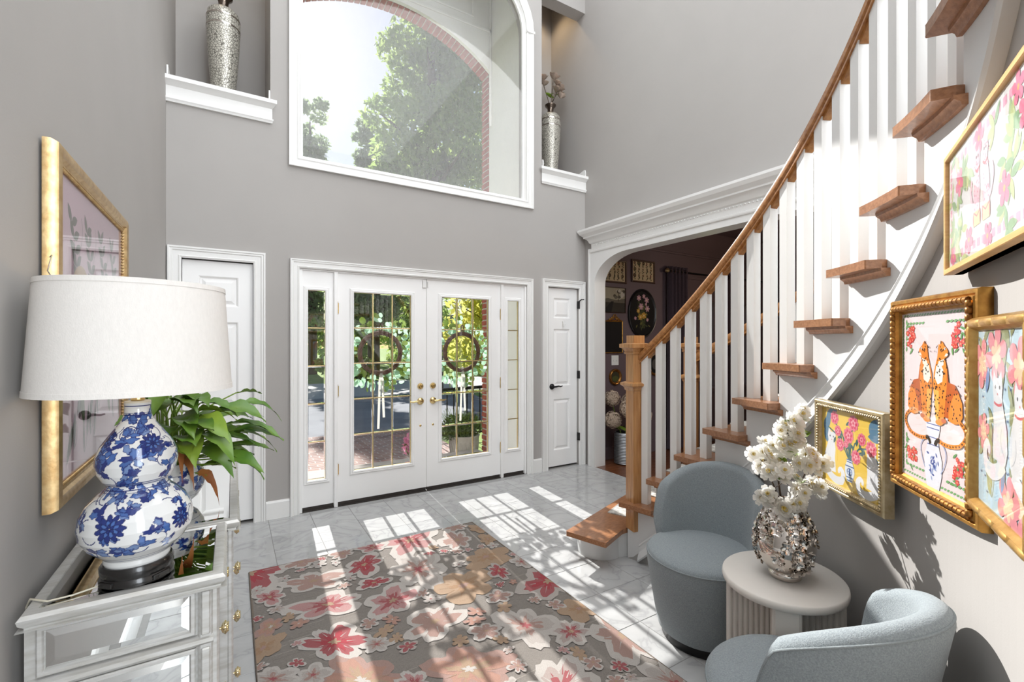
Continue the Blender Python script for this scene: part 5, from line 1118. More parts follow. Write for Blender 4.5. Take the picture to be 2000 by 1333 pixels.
# ------------------------------------------------------------------ peace lily in a blue and white pot
px_, py_ = -0.19, 2.03
pot = thing('potted_plant', 'green peace lily in a small blue and white pot behind the lamp', 'plant', (px_, py_, DZ))
PP = [(0.0, 0.002), (0.055, 0.002), (0.06, 0.008), (0.085, 0.03), (0.103, 0.062), (0.108, 0.09), (0.102, 0.12), (0.09, 0.142), (0.084, 0.152), (0.088, 0.158), (0.080, 0.158), (0.078, 0.145), (0.0, 0.14)]
def potm(T, rq): return [(rq.uniform(0.07, 0.21), rq.uniform(0, 6.28), rq.uniform(0.014, 0.022), 'leafs' if rq.rand() < 0.85 else 'vine') for _ in range(80)]
put('pot', blue_white(PP, 200, 11, potm, [(0.33, 0.001), (0.58, 0.0012)]), pot)
rq = random.Random(31)
def lily_leaf(i, az, reach, rise, L, wd, m, twist=0.0, droop=0.5):
    a = R_(az); d = Vector((math.cos(a), math.sin(a), 0)); s_ = Vector((-math.sin(a), math.cos(a), 0)); base = Vector((rq.uniform(-0.03, 0.03), rq.uniform(-0.03, 0.03), 0.14))
    tip = base + d * reach + Vector((0, 0, rise)); mid = base + d * reach * 0.35 + Vector((0, 0, rise * 0.75))
    lf = MB(); N = 9; W_ = [0.0, 0.55, 0.85, 1.0, 0.97, 0.85, 0.66, 0.42, 0.18, 0.0]; rows = []
    for j in range(N + 1):
        t = j / N; c = tip + d * L * (t - 0.35 * droop * t * t) + Vector((0, 0, L * (0.18 * t - droop * 1.05 * t * t))); wv = wd / 2 * max(W_[j], 0.03); sv = (s_ * math.cos(twist) + Vector((0, 0, 1)) * math.sin(twist)); fold = Vector((0, 0, 0.28 * wv)) + d * 0
        rip = Vector((0, 0, 0.004 * math.sin(j * 2.1 + i)))
        rows.append([c - sv * wv + fold + rip, c - sv * wv * 0.5 + fold * 0.2, c, c + sv * wv * 0.5 + fold * 0.2, c + sv * wv + fold - rip])
    lf.loft(rows, False, False); o = lf.build('leaf', M[m], pot, smooth=80, fix=False)
    sb_ = MB(); sb_.tube([base, mid, tip, rows[3][2]], [0.004, 0.003, 0.0025, 0.0015], 6); sb_.build('leaf_stalk', M['stem'], o, smooth=60)
LV = []
for i in range(48):
    az = rq.uniform(-80, 150) if i % 3 else rq.uniform(-180, 180); side = math.cos(R_(az))
    reach = rq.uniform(0.05, 0.17) if side > -0.2 else rq.uniform(0.02, 0.05); rise = rq.uniform(0.03, 0.30) - reach * 0.35
    LV.append((az, reach, rise, rq.uniform(0.12, 0.2) * (1 if side > -0.2 else 0.55), rq.uniform(0.06, 0.095), rq.choice(['leaf', 'leaf', 'leaf2', 'leaf'])))
for q in ((-25, 0.20, 0.12, 0.2, 0.07), (-5, 0.19, 0.10, 0.2, 0.06), (15, 0.2, 0.2, 0.2, 0.05), (-45, 0.13, 0.07, 0.19, 0.085), (-70, 0.10, 0.19, 0.16, 0.08), (30, 0.23, 0.24, 0.12, 0.03), (-15, 0.15, 0.2, 0.18, 0.08), (-60, 0.1, 0.25, 0.16, 0.085), (-95, 0.09, 0.16, 0.14, 0.08), (-30, 0.17, 0.03, 0.19, 0.08), (-50, 0.15, 0.13, 0.2, 0.085), (-10, 0.2, 0.06, 0.18, 0.07), (-120, 0.06, 0.2, 0.16, 0.07), (-105, 0.05, 0.27, 0.16, 0.08), (-140, 0.05, 0.13, 0.12, 0.06)): LV.append((*q, 'leaf'))
for i, q in enumerate(LV): lily_leaf(i, *q, twist=rq.uniform(-0.5, 0.5), droop=rq.uniform(0.25, 0.65))
for az, reach, rise in ((-60, 0.09, 0.05), (-35, 0.10, -0.02), (-80, 0.07, 0.09)): lily_leaf(3, az, reach, rise, 0.13, 0.035, 'deadleaf', 0.9, 1.0)

# ------------------------------------------------------------------ mosaic vases in the wall niches
NV = [(0.0, 0.0), (0.072, 0.0), (0.075, 0.01), (0.082, 0.08), (0.1, 0.3), (0.116, 0.52), (0.122, 0.66), (0.121, 0.73), (0.112, 0.79), (0.09, 0.815), (0.06, 0.825)]
NK = [(0.058, 0.822), (0.042, 0.835), (0.036, 0.87), (0.04, 0.90), (0.066, 0.925), (0.068, 0.935), (0.055, 0.94), (0.034, 0.92), (0.03, 0.87), (0.0, 0.86)]
def nvase(x, y, label):
    t = thing('floor_vase', label, 'vase', (x, y, 3.352)); b = MB(); b.lathe(NV, 48); b.build('vase_body', M['mosaic'], t, smooth=50)
    b = MB(); b.lathe(NK, 32, cap=False); b.build('vase_neck', M['bronze'], t, smooth=50)
    b = MB()
    for z in (0.655, 0.735): b.lathe([(0.1225, z), (0.1245, z + 0.006), (0.1225, z + 0.012)], 48, cap=False)
    b.build('mirror_band', M['chrome'], t, smooth=40); return t
nvase(-0.06, 4.5, 'tall silver mosaic vase in the left wall niche'); nvase(3.285, 4.5, 'tall silver mosaic vase in the right wall niche by the window')
M['magn'] = mat('champagne_metal_petal', srgb(226, 210, 196), 0.35, 0.5, noise=(14, 0.2, srgb(184, 160, 142)))
mg = MB()
for lay, (n, R0, tilt) in enumerate(((5, 1.0, 0.75), (4, 0.9, 1.15))):
    for i in range(n):
        a = 2 * math.pi * (i + lay * 0.5) / n; c, s_ = math.cos(a), math.sin(a); rg = [(0.05, 0, 0), (0.4, 0.3, 0.1), (0.8, 0.3, 0.05), (1.0, 0, 0.0), (0.8, -0.3, 0.05), (0.4, -0.3, 0.1), (0.55, 0, -0.06)]; pts = []
        for x, y, z in rg:
            x, z = x * math.cos(tilt) * R0 - z * math.sin(tilt), x * math.sin(tilt) * R0 + z; pts.append((x * c - y * s_, x * s_ + y * c, z))
        mg.add(pts, [(6, j, (j + 1) % 6) for j in range(6)])
magn = mg.mesh('magnolia_bloom', M['magn'], 70)
for nm, vx_, sts in (('right', 3.285, ((-0.12, 0.0, 1.20, 'leftmost'), (0.02, -0.03, 1.24, 'middle'), (0.11, 0.0, 1.16, 'rightmost'), (0.03, -0.06, 1.08, 'lowest front'))), ('left', -0.06, ((0.06, -0.03, 1.2, 'single'),))):
    for dx, dy, z, wd in sts:
        t = thing('magnolia_stem', '%s champagne magnolia stem in the %s niche vase' % (wd, nm), 'flower', (vx_, 4.5, 3.352), 0, 'magnolia stems in the niche vases')
        b = MB(); b.tube([(0, 0, 0.87), (dx * 0.25, dy * 0.25, 0.98), (dx * 0.8, dy * 0.8, z - 0.06), (dx, dy, z)], 0.005, 7); b.build('stem', M['bronze'], t, smooth=60)
        for k in range(2): 
            e = Vector((dx * 2 + rq.uniform(-0.3, 0.3), -0.3 + rq.uniform(-0.3, 0.2), 0.8)).to_track_quat('Z', 'Y').to_euler(); put('magnolia_bloom', magn, t, (dx + k * rq.uniform(-0.05, 0.05), dy - k * 0.03, z - 0.01 - k * 0.07), e, [0.10 - 0.02 * k] * 3)
        put('leaf', bleaf, t, (dx * 0.5, dy * 0.5, 1.04), (0.4, -0.2, rq.uniform(0, 6)), [0.1] * 3)
for x, nm in ((3.25, 'right'), (-0.05, 'left')):
    l = bpy.data.lights.new('niche_downlight', 'SPOT'); l.energy = 9; l.color = (1.0, 0.72, 0.42); l.spot_size = R_(120); l.spot_blend = 0.8; l.shadow_soft_size = 0.04
    o = bpy.data.objects.new('niche_downlight', l); C.objects.link(o); o.location = (x, 4.6, 5.7)
# ------------------------------------------------------------------ dining room beyond the arch
wd_ = struct('wall_dining', 'dark mauve dining room walls'); DX0, DX1, DY0, DZC = XR + 0.142, 7.7, 0.2, 2.95
DW = [(5.7, 0.78), (6.75, 0.78), (6.75, 2.0), (5.7, 2.0)]
b = MB(); b.slab([(DX0, 0), (DX1, 0), (DX1, DZC), (DX0, DZC)], [DW], YF, YF + 0.15); b.build('dining_front', M['mauve'], wd_)
b = MB(); b.box(DX1, DX1 + 0.15, DY0, YF + 0.15, 0, DZC); b.build('dining_side', M['mauve'], wd_)
b = MB(); b.box(DX0, DX1, DY0 - 0.15, DY0, 0, DZC); b.build('dining_rear', M['mauve'], wd_)
b = MB(); b.box(DX0, DX1 + 0.15, DY0 - 0.15, YF + 0.15, DZC, DZC + 0.1); b.build('dining_ceiling', M['mauve'], wd_)
fl2 = struct('floor_dining', 'dark wooden plank floor of the dining room'); MB().box(XR + 0.0, DX1, DY0, YF, -0.05, -0.004).build('subfloor', M['plank'], fl2)
pk = MB().cbox(-0.0, 4.0, -0.044, 0.044, -0.01, 0.002, 0.0012).mesh('plank', M['plank'])
for i in range(44): put('plank', pk, fl2, (XR + 0.005, DY0 + 0.046 + i * 0.09, 0), None, (1.03, 1, 1))
DC = [(0.0, 2.62), (0.02, 2.62), (0.024, 2.64), (0.016, 2.65), (0.02, 2.72), (0.05, 2.76), (0.09, 2.82), (0.12, 2.86), (0.13, 2.949), (0.0, 2.949)]
o = struct('trim_10', 'dark mauve crown moulding of the dining room')
MB().loft([[(x, YF - p, z) for p, z in DC] for x in (DX0, DX1)]).build('crown', M['mauve'], o, smooth=25)
MB().loft([[(DX1 - p, y, z) for p, z in DC] for y in (DY0, YF)]).build('crown', M['mauve'], o, smooth=25)
o = struct('baseboard_dining'); MB().cbox(DX0, DX1, YF - 0.018, YF, 0.002, 0.15, 0.004).build('baseboard_length', M['mauve'], o)
MB().cbox(5.3, DX1, YF - 0.02, YF, 2.30, 2.34, 0.004).build('panel_rail', M['mauve'], o)
o = struct('window_4', 'dining room window beyond the stairs')
sweep_rect([(0.0, 0.0), (0.0, 0.02), (0.03, 0.026), (0.07, 0.02), (0.07, 0.0)], 5.7, 6.75, 0.78, 2.0, YF, True).build('window_frame', M['mauve'], o)
for i in range(3): MB().box(5.7 + 0.35 * i, 5.7 + 0.35 * (i + 1), YF + 0.06, YF + 0.065, 0.78, 2.0).build('window_pane', M['glass'], o)
for x in (6.05, 6.40): MB().cbox(x - 0.02, x + 0.02, YF + 0.04, YF + 0.085, 0.78, 2.0, 0.004).build('mullion', M['mauve'], o)
M['curtain'] = mat('purple_velvet_curtain', srgb(72, 58, 68), 0.95, noise=(40, 0.2), bump=(300, 0.2), sheen=0.3)
def curtain(label, x0, x1):
    t = thing('curtain', label, 'curtain', ((x0 + x1) / 2, YF - 0.08, 0)); n = 60; w_ = x1 - x0
    P0 = [(-w_ / 2 + w_ * i / n, 0.035 * math.sin(2 * math.pi * i / 12)) for i in range(n + 1)]
    b = MB(); b.loft([[(x, y, z) for x, y in P0] + [(x, y + 0.004, z) for x, y in P0[::-1]] for z in (0.02, 1.2, 2.43)]); b.build('panel', M['curtain'], t, smooth=50)
    for i in range(0, 5): 
        x = -w_ / 2 + w_ * (i + 0.5) / 5; MB().tube([(x + 0.0, 0.028 * math.cos(2 * math.pi * q / 14) , 2.37 + 0.028 * math.sin(2 * math.pi * q / 14)) for q in range(14)], 0.005, 6, closed=True).build('grommet', M['chrome'], t, smooth=60)
curtain('dark purple curtain panel hanging left of the dining room window, under the rod finial', 4.90, 5.26); curtain('dark purple curtain panel hanging drawn across the right half of the dining room window', 6.03, 6.52)
t = thing('curtain_rod', 'dark curtain rod with a faceted glass finial in the dining room', 'rod', (6.0, YF - 0.08, 2.37))
MB().tube([(-1.1, 0, 0), (1.3, 0, 0)], 0.011, 10).build('rod', M['black'], t, smooth=60)
for sx in (-1.12, 1.32): MB().lathe([(0.0, -0.035), (0.02, -0.026), (0.033, 0.0), (0.02, 0.026), (0.0, 0.035)], 8, Matrix.Translation((sx, 0, 0)) @ Matrix.Rotation(math.pi / 2, 4, 'Y')).build('finial', M['goldwire'], t)
for sx in (-1.05, 1.25): MB().cbox(sx - 0.008, sx + 0.008, -0.01, 0.08, -0.02, 0.02, 0.002).build('bracket', M['black'], t)

M['walnut'] = mat('dark_walnut_frame', srgb(74, 48, 34), 0.4, noise=(14, 0.3), bump=(50, 0.1), stretch=(1, 5, 5)); M['blackframe'] = mat('black_oval_frame', srgb(20, 19, 20), 0.3, noise=(14, 0.2), coat=0.3)
WAL = [(0.0, 0.0), (0.0, 0.018), (0.006, 0.022), (0.016, 0.02), (0.02, 0.012), (0.022, 0.005), (0.022, 0.002), (0.0, 0.0)]
def botany(seed, big=False):
    def f(P, w_, h_):
        rq = random.Random(seed); P.rect(-w_ / 2, w_ / 2, -h_ / 2, h_ / 2, srgb(214, 190, 152)); C_ = [srgb(62, 62, 48), srgb(84, 84, 62), srgb(120, 70, 62), srgb(70, 60, 50)]
        nx_ = 5
        for i in range(nx_):
            for j in range(3):
                x, y = (-0.38 + 0.19 * i + rq.uniform(-0.02, 0.02)) * w_, (-0.34 + 0.32 * j) * h_; P.line([(x, y - 0.03), (x, y + 0.03)], 0.0025, C_[0])
                for q in range(3): P.leaf(x, y - 0.025 + q * 0.012, 0.028, 0.011, rq.choice([0.6, 2.5]), rq.choice(C_[:2]))
                if rq.random() < 0.7: P.bloom(x, y + 0.03, rq.uniform(0.014, 0.026 if not big else 0.034), 7, rq.choice(C_), 0, 0.3); P.ell(x, y + 0.03, 0.007, 0.007, srgb(180, 130, 90), n=8)
                else: P.leaf(x, y, 0.06, 0.022, 1.57, rq.choice(C_))
    return f
yw = YF - 0.003
def dpic(label, x0, x1, z0, z1, prof, m, paint): return picture('dining_picture', label, (x0, yw), (x1, yw), z0, z1, prof, m, paint=paint, group=None)
dpic('botanical leaf print in a dark frame just inside the arch jamb', 3.80, 4.205, 2.156, 2.44, WAL, M['walnut'], botany(2))
dpic('botanical flower print in a dark frame left of the curtain', 4.293, 4.712, 2.19, 2.475, WAL, M['walnut'], botany(14, True))
def landscape(P, w_, h_):
    rq = random.Random(2); P.rect(-w_ / 2, w_ / 2, -h_ / 2, h_ / 2, srgb(176, 164, 140)); P.rect(-w_ / 2, w_ / 2, -h_ / 2, -h_ * 0.02, srgb(66, 60, 52))
    P.poly([(-w_ / 2, 0), (-w_ / 4, h_ * 0.06), (w_ * 0.1, 0.0), (w_ / 2, h_ * 0.08), (w_ / 2, -h_ * 0.1), (-w_ / 2, -h_ * 0.1)], srgb(112, 104, 90))
    for i in range(16): P.ell(rq.uniform(0.0, 0.45) * w_, rq.uniform(0.05, 0.38) * h_, 0.024, 0.02, rq.choice([srgb(92, 84, 72), srgb(206, 196, 178), srgb(120, 112, 98)]))
    P.line([(0.2 * w_, -0.05 * h_), (0.22 * w_, 0.3 * h_)], 0.008, srgb(58, 50, 44)); P.poly([(-w_ / 2, -h_ / 2), (-w_ * 0.1, -h_ * 0.06), (0.0, -h_ * 0.06), (-w_ * 0.1, -h_ / 2)], srgb(40, 38, 36))
THIN = [(0.0, 0.0), (0.0, 0.02), (0.004, 0.022), (0.004, 0.014), (0.005, 0.002), (0.0, 0.0)]
dpic('unframed dark landscape canvas with pale trees below the botanical leaf print', 3.80, 4.187, 1.79, 2.10, THIN, M['walnut'], landscape)
def slate(P, w_, h_): P.rect(-w_ / 2, w_ / 2, -h_ / 2, h_ / 2, srgb(34, 32, 32))
BD = [(0.0, 0.0), (0.0, 0.012), (0.005, 0.016), (0.012, 0.012), (0.013, 0.002), (0.0, 0.0)]
t = dpic('dark panel in a thin gold frame with a scrolled gold crest', 3.80, 4.143, 1.293, 1.69, BD, M['gold'], slate)
b = MB()
for x, z, r in ((0.0, 0.45, 0.03), (-0.035, 0.425, 0.022), (0.035, 0.425, 0.022), (-0.07, 0.41, 0.016), (0.07, 0.41, 0.016)):
    b.tube([(0.03 + x + r * math.cos(q * 0.6) * (1 - q / 14), -0.012, z + r * math.sin(q * 0.6) * (1 - q / 14)) for q in range(12)], 0.006, 6)
b.tube([(-0.09, -0.012, 0.40), (-0.03, -0.012, 0.415), (0.03, -0.012, 0.40), (0.09, -0.012, 0.415), (0.15, -0.012, 0.40)], 0.006, 6); b.build('gold_crest', M['gold'], t, smooth=60)
def oval(label, x, z, a, c, ground, paint, m, name='oval_picture'):
    t = thing(name, label, 'picture', (x, yw, z)); Tm = Matrix.Rotation(math.pi / 2, 4, 'X'); n = 48
    rings = [[((a - o) * math.cos(2 * math.pi * i / n), (c - o) * math.sin(2 * math.pi * i / n), d) for o, d in ((0.0, 0.0), (0.0, 0.016), (0.01, 0.026), (0.022, 0.024), (0.03, 0.014), (0.034, 0.008))] for i in range(n)]
    b = MB(); b.loft(rings, False, False, M=Tm, loop=True); b.build('frame', m, t, smooth=50)
    P = Print(2 * a, 2 * c, False); P.ell(0, 0, a - 0.03, c - 0.03, ground, n=40); paint(P, a, c); P.m.v = [tuple(Tm @ Vector((x_, y_, z_ + 0.008))) for x_, y_, z_ in P.m.v]; put('print', P.mesh('print', M['print']), t)
def bouquet(P, a, c):
    rq = random.Random(17)
    for i in range(26): P.line(curve((rq.uniform(-0.2, 0.2) * a, -0.6 * c), (rq.uniform(-0.4, 0.4) * a, 0), (rq.uniform(-0.4, 0.5) * a, rq.uniform(0.1, 0.6) * c), 5), 0.003, srgb(84, 86, 50))
    for i in range(30): P.leaf(rq.uniform(-0.4, 0.4) * a, rq.uniform(-0.55, 0.4) * c, 0.05, 0.016, rq.uniform(0, 6.28), rq.choice([srgb(110, 104, 56), srgb(78, 84, 52)]))
    for x, y, r, q in ((-0.25, 0.62, 0.04, 0), (0.3, 0.55, 0.042, 0), (0.1, 0.7, 0.03, 0), (-0.1, 0.28, 0.045, 0), (0.35, 0.2, 0.042, 0), (-0.3, 0.1, 0.03, 1), (0.1, -0.08, 0.045, 1), (-0.15, -0.15, 0.04, 1), (0.35, -0.25, 0.024, 0), (-0.5, -0.2, 0.024, 0), (0.25, 0.38, 0.022, 0)):
        c_ = srgb(196, 150, 160) if q == 0 else srgb(206, 158, 70); P.bloom(x * a, y * c, r, 6, c_, rq.uniform(0, 6), 0.55); P.ell(x * a, y * c, r * 0.25, r * 0.25, srgb(230, 200, 150), n=8)
oval('large black oval painting of a flower bouquet on the dining room wall', 4.49, 1.795, 0.255, 0.315, srgb(24, 22, 22), bouquet, M['blackframe'])
oval('small round gold frame low on the dining room wall by the switch', 4.02, 1.0, 0.10, 0.10, srgb(70, 66, 48), lambda P, a, c: P.ell(0, -0.02, 0.05, 0.035, srgb(88, 92, 50)), M['golddark'])
oval('small dark oval frame low on the wall behind the first balusters', 4.72, 1.14, 0.12, 0.15, srgb(30, 28, 30), lambda P, a, c: P.ell(0, 0, 0.05, 0.07, srgb(90, 84, 80)), M['golddark'])
t = thing('light_switch', 'white light switch plate on the dark dining room wall', 'switch', (4.02, YF - 0.0005, 1.205)); MB().cbox(-0.058, 0.058, -0.007, 0.0, -0.06, 0.06, 0.002).build('plate', M['white'], t)
for x in (-0.025, 0.025): MB().cbox(x - 0.005, x + 0.005, -0.014, -0.006, -0.012, 0.012, 0.002).build('toggle', M['white'], t)
# hydrangeas in a ribbed silver vase on the dining room floor
hx, hy = 3.94, 3.93
M['ribsilver'] = mat('ribbed_grey_silver', srgb(150, 152, 154), 0.3, 0.7, noise=(20, 0.2))
t = thing('floor_vase', 'ribbed silver vase on the dining room floor behind the newel post', 'vase', (hx, hy, 0.002))
pr = [(0.0, 0.0), (0.10, 0.0)]
for i in range(20): z = 0.01 + i * 0.0175; pr += [(0.113, z), (0.119, z + 0.006), (0.113, z + 0.012)]
pr += [(0.108, 0.37), (0.1, 0.37), (0.1, 0.2), (0.0, 0.2)]
MB().lathe(pr, 40).build('vase_body', M['ribsilver'], t, smooth=50)
M['hyd'] = mat('dried_hydrangea', srgb(214, 196, 176), 0.85, noise=(30, 0.3, srgb(176, 150, 128)), bump=(90, 0.5))
fm2 = MB()
for i in range(150):
    z_ = 1 - 2 * (i + 0.5) / 150; a = i * 2.39996; r_ = math.sqrt(1 - z_ * z_); n_ = Vector((r_ * math.cos(a), r_ * math.sin(a), z_)); q = n_.to_track_quat('Z', 'Y').to_matrix().to_4x4(); T = Matrix.Translation(n_ * rq.uniform(0.78, 1.08)) @ q
    for j in range(4): fm2.add([(0, 0, 0), (0.15, 0.085, 0.05), (0.24, 0, 0.04), (0.15, -0.085, 0.05)], [(0, 1, 2, 3)], T @ Matrix.Rotation(j * math.pi / 2, 4, 'Z'))
head = fm2.mesh('flower_head', M['hyd'])
for i, (dx, dy, z, r, lb) in enumerate(((-0.05, -0.12, 0.66, 0.10, 'cream dried hydrangea nearest the arch jamb, left of the newel'), (-0.14, 0.04, 0.52, 0.095, 'lowest left cream dried hydrangea in the ribbed vase'), (0.1, 0.0, 0.72, 0.1, 'topmost cream dried hydrangea in the ribbed vase'), (0.2, -0.1, 0.56, 0.1, 'cream dried hydrangea drooping right of the newel post'), (0.06, -0.16, 0.52, 0.09, 'cream dried hydrangea hidden low behind the newel post'), (-0.1, 0.1, 0.76, 0.09, 'rear cream dried hydrangea in the ribbed vase'))):
    t = thing('hydrangea_stem', lb, 'flower', (hx, hy, 0.002), 0, 'dried hydrangeas in the ribbed vase'); MB().tube([(0, 0, 0.22), (dx * 0.4, dy * 0.4, 0.4), (dx, dy, z - r * 0.5)], 0.005, 6).build('stem', M['stem'], t, smooth=60)
    put('flower_head', head, t, (dx, dy, z), (i, i * 2, 0), (r, r, r)); put('leaf', bleaf, t, (dx * 0.5, dy * 0.5, 0.44), (0.3, 0.4, i), (0.14,) * 3)
l = bpy.data.lights.new('dining_lamp', 'POINT'); l.energy = 14; l.color = (1.0, 0.78, 0.55); l.shadow_soft_size = 0.03
o = bpy.data.objects.new('dining_lamp', l); C.objects.link(o); o.location = (5.4, 2.4, 2.1)

# ------------------------------------------------------------------ wreaths on the outside of the glass doors
M['euc'] = mat('eucalyptus_leaf', srgb(188, 220, 206), 0.5, noise=(10, 0.3, srgb(156, 196, 150))); M['ribbon'] = mat('white_ribbon', srgb(240, 238, 232), 0.6, noise=(60, 0.05)); M['vine'] = mat('brown_grapevine', srgb(104, 74, 56), 0.85, noise=(30, 0.4), bump=(80, 0.5))
def leafmat(m):                                         # thin leaves let sunlight through
    t = m.node_tree; p = t.nodes['Principled BSDF']; tl = t.nodes.new('ShaderNodeBsdfTranslucent'); mx = t.nodes.new('ShaderNodeMixShader'); mx.inputs[0].default_value = 0.65; o = t.nodes['Material Output']
    src = p.inputs['Base Color'].links[0].from_socket; t.links.new(src, tl.inputs[0]); t.links.new(p.outputs[0], mx.inputs[1]); t.links.new(tl.outputs[0], mx.inputs[2]); t.links.new(mx.outputs[0], o.inputs[0])
leafmat(M['euc']); leafmat(M['ribbon']); leafmat(M['petal'])
WX, WZ, WY = 1.18, 1.325, YF + 0.118
wr_ = thing('wreath', 'eucalyptus wreath hanging outside the left glass door', 'wreath', (WX, WY, WZ), 0, 'wreaths on the entry doors')
for k in range(6):
    pts = []
    for i in range(64):
        a = 2 * math.pi * i / 64; tw = 5 * a + k * math.pi / 3; rr_ = 0.187 + 0.013 * math.cos(tw); pts.append((rr_ * math.cos(a), 0.013 * math.sin(tw), rr_ * math.sin(a)))
    MB().tube(pts, 0.009, 6, closed=True).build('vine_ring', M['vine'], wr_, smooth=60)
el = MB(); n = 9; el.add([(0, 0, 0)] + [(0.5 + 0.5 * math.cos(2 * math.pi * i / n + math.pi), 0.42 * math.sin(2 * math.pi * i / n), 0.06 * math.sin(2 * math.pi * i / n) ** 2) for i in range(n)], [(0, 1 + i, 1 + (i + 1) % n) for i in range(n)]); eleaf = el.mesh('leaf', M['euc'], 60)
eleaf2 = el.mesh('leaf', M['leaf2'], 60); rq = random.Random(77)
for i in range(190):
    a = rq.uniform(0, 2 * math.pi); r_ = 0.17 + 0.17 * rq.random() ** 0.8; d = a + rq.uniform(-0.9, 0.9) + 0.5
    ang = Matrix.Rotation(-d, 4, 'Y') @ Matrix.Rotation(rq.uniform(-0.9, 0.9) + math.pi / 2, 4, 'X'); s = rq.uniform(0.042, 0.07)
    put('leaf', eleaf if i % 3 else eleaf2, wr_, (r_ * math.cos(a), 0.03 + rq.uniform(0.0, 0.07), r_ * math.sin(a)), ang.to_euler(), (s, s, s))
for i in range(22):
    a = 2 * math.pi * i / 22; MB().tube([(0.19 * math.cos(a), 0.02, 0.19 * math.sin(a)), (0.25 * math.cos(a + 0.2), 0.045, 0.25 * math.sin(a + 0.2)), (0.30 * math.cos(a + 0.35), 0.06, 0.30 * math.sin(a + 0.35))], 0.002, 5).build('twig', M['vine'], wr_)
MB().tube([(0.0 + 0.014 * math.cos(q), -0.004, 0.235 + 0.04 * math.sin(q)) for q in [2 * math.pi * i / 16 for i in range(16)]], 0.006, 6, closed=True).build('hanging_loop', M['vine'], wr_, smooth=60)
for dx, L in ((-0.012, 0.50), (0.014, 0.40)):
    b = MB(); pth = [(0.006, 0.0, -0.15), (0.0, -0.022, -0.19), (dx, -0.022, -0.25), (dx * 1.5, -0.016, -0.25 - L * 0.5), (dx * 2, -0.014, -0.20 - L)]
    b.loft([[(x - 0.011, y, z), (x + 0.011, y, z), (x + 0.011, y + 0.001, z), (x - 0.011, y + 0.001, z)] for x, y, z in pth]); b.build('ribbon', M['ribbon'], wr_)
copy_tree(wr_, (2.012, WY, WZ + 0.0), 0, 'eucalyptus wreath hanging outside the right glass door')

# ------------------------------------------------------------------ outdoors
GZ = -0.35
M['lawn'] = mat('mown_grass', srgb(158, 180, 96), 0.95, noise=(2.5, 0.4, srgb(122, 150, 70)), bump=(60, 0.6)); M['asphalt'] = mat('grey_asphalt', srgb(150, 152, 156), 0.9, noise=(1.2, 0.25), bump=(200, 0.5)); M['concrete'] = mat('pale_concrete', srgb(210, 206, 198), 0.85, noise=(8, 0.12), bump=(100, 0.2))
def paver_mat():
    m = mat('brick_pavers', srgb(170, 138, 124), 0.85, noise=(6, 0.3)); t = m.node_tree; p = t.nodes['Principled BSDF']; bt = t.nodes.new('ShaderNodeTexBrick'); tc = t.nodes.new('ShaderNodeTexCoord'); t.links.new(tc.outputs['Object'], bt.inputs['Vector'])
    bt.inputs['Scale'].default_value = 2.4; bt.inputs['Color1'].default_value = (*srgb(172, 138, 124), 1); bt.inputs['Color2'].default_value = (*srgb(148, 116, 106), 1); bt.inputs['Mortar'].default_value = (*srgb(196, 186, 176), 1); t.links.new(bt.outputs[0], p.inputs['Base Color']); return m
M['paver'] = paver_mat()
g = struct('ground', 'lawn, drive and brick walk outside the entry')
MB().box(-60, 90, 5.0, 140, GZ - 0.4, GZ).build('lawn', M['lawn'], g)
MB().slab([(0.0, 5.44), (3.1, 5.44), (3.3, 9.2), (-0.6, 9.2)], [], GZ - 0.02, GZ + 0.02, 'z').build('brick_walk', M['paver'], g)
MB().slab([(-14, 9.2), (5.2, 9.2), (6.4, 11.5), (7.4, 15.5), (-14, 15.5)], [], GZ - 0.02, GZ + 0.015, 'z').build('asphalt_drive', M['asphalt'], g)
MB().slab([(-30, 15.5), (7.4, 15.5), (40, 17.5), (40, 22.0), (-30, 20.5)], [], GZ - 0.02, GZ + 0.012, 'z').build('concrete_road', M['concrete'], g)
MB().box(0.2, 3.0, 5.42, 5.75, GZ, -0.19).build('porch_step', M['mortar'], g)

def leaf_cloud(name, blobs, n, size, m, parent, seed):
    """n small folded leaves scattered through ellipsoid blobs (x,y,z,rx,ry,rz); joined because nobody could count them"""
    q = np.random.RandomState(seed); wts = np.array([b_[3] * b_[4] * b_[5] for b_ in blobs]) ** 0.75; wts /= wts.sum(); pick = q.choice(len(blobs), n, p=wts); B_ = np.array(blobs)[pick]
    d = q.normal(size=(n, 3)); d /= np.linalg.norm(d, axis=1)[:, None]; rad = q.uniform(0.25, 1, n) ** 0.45
    c = B_[:, :3] + d * rad[:, None] * B_[:, 3:]
    u = q.normal(size=(n, 3)); u /= np.linalg.norm(u, axis=1)[:, None]; v_ = np.cross(u, q.normal(size=(n, 3))); v_ /= np.linalg.norm(v_, axis=1)[:, None]; s = size * q.uniform(0.7, 1.3, n)[:, None]
    V = np.stack([c - u * s, c + v_ * s * 0.45, c + u * s, c - v_ * s * 0.45], 1).reshape(-1, 3)
    me = bpy.data.meshes.new(name); me.vertices.add(4 * n); me.vertices.foreach_set('co', V.ravel()); me.loops.add(4 * n); me.loops.foreach_set('vertex_index', np.arange(4 * n)); me.polygons.add(n); me.polygons.foreach_set('loop_start', np.arange(0, 4 * n, 4)); me.update(); me.validate(); me.materials.append(m)
    return put(name, me, parent, kind='stuff')
for nm, c1, c2 in (('fol_green', (176, 194, 112), (128, 156, 84)), ('fol_yellow', (236, 228, 130), (206, 208, 104)), ('fol_grey', (166, 182, 140), (132, 152, 112)), ('fol_orange', (206, 160, 104), (150, 160, 104))):
    M[nm] = mat(nm.replace('fol_', '') + '_tree_leaves', srgb(*c1), 0.6, noise=(0.9, 0.5, srgb(*c2))); leafmat(M[nm])
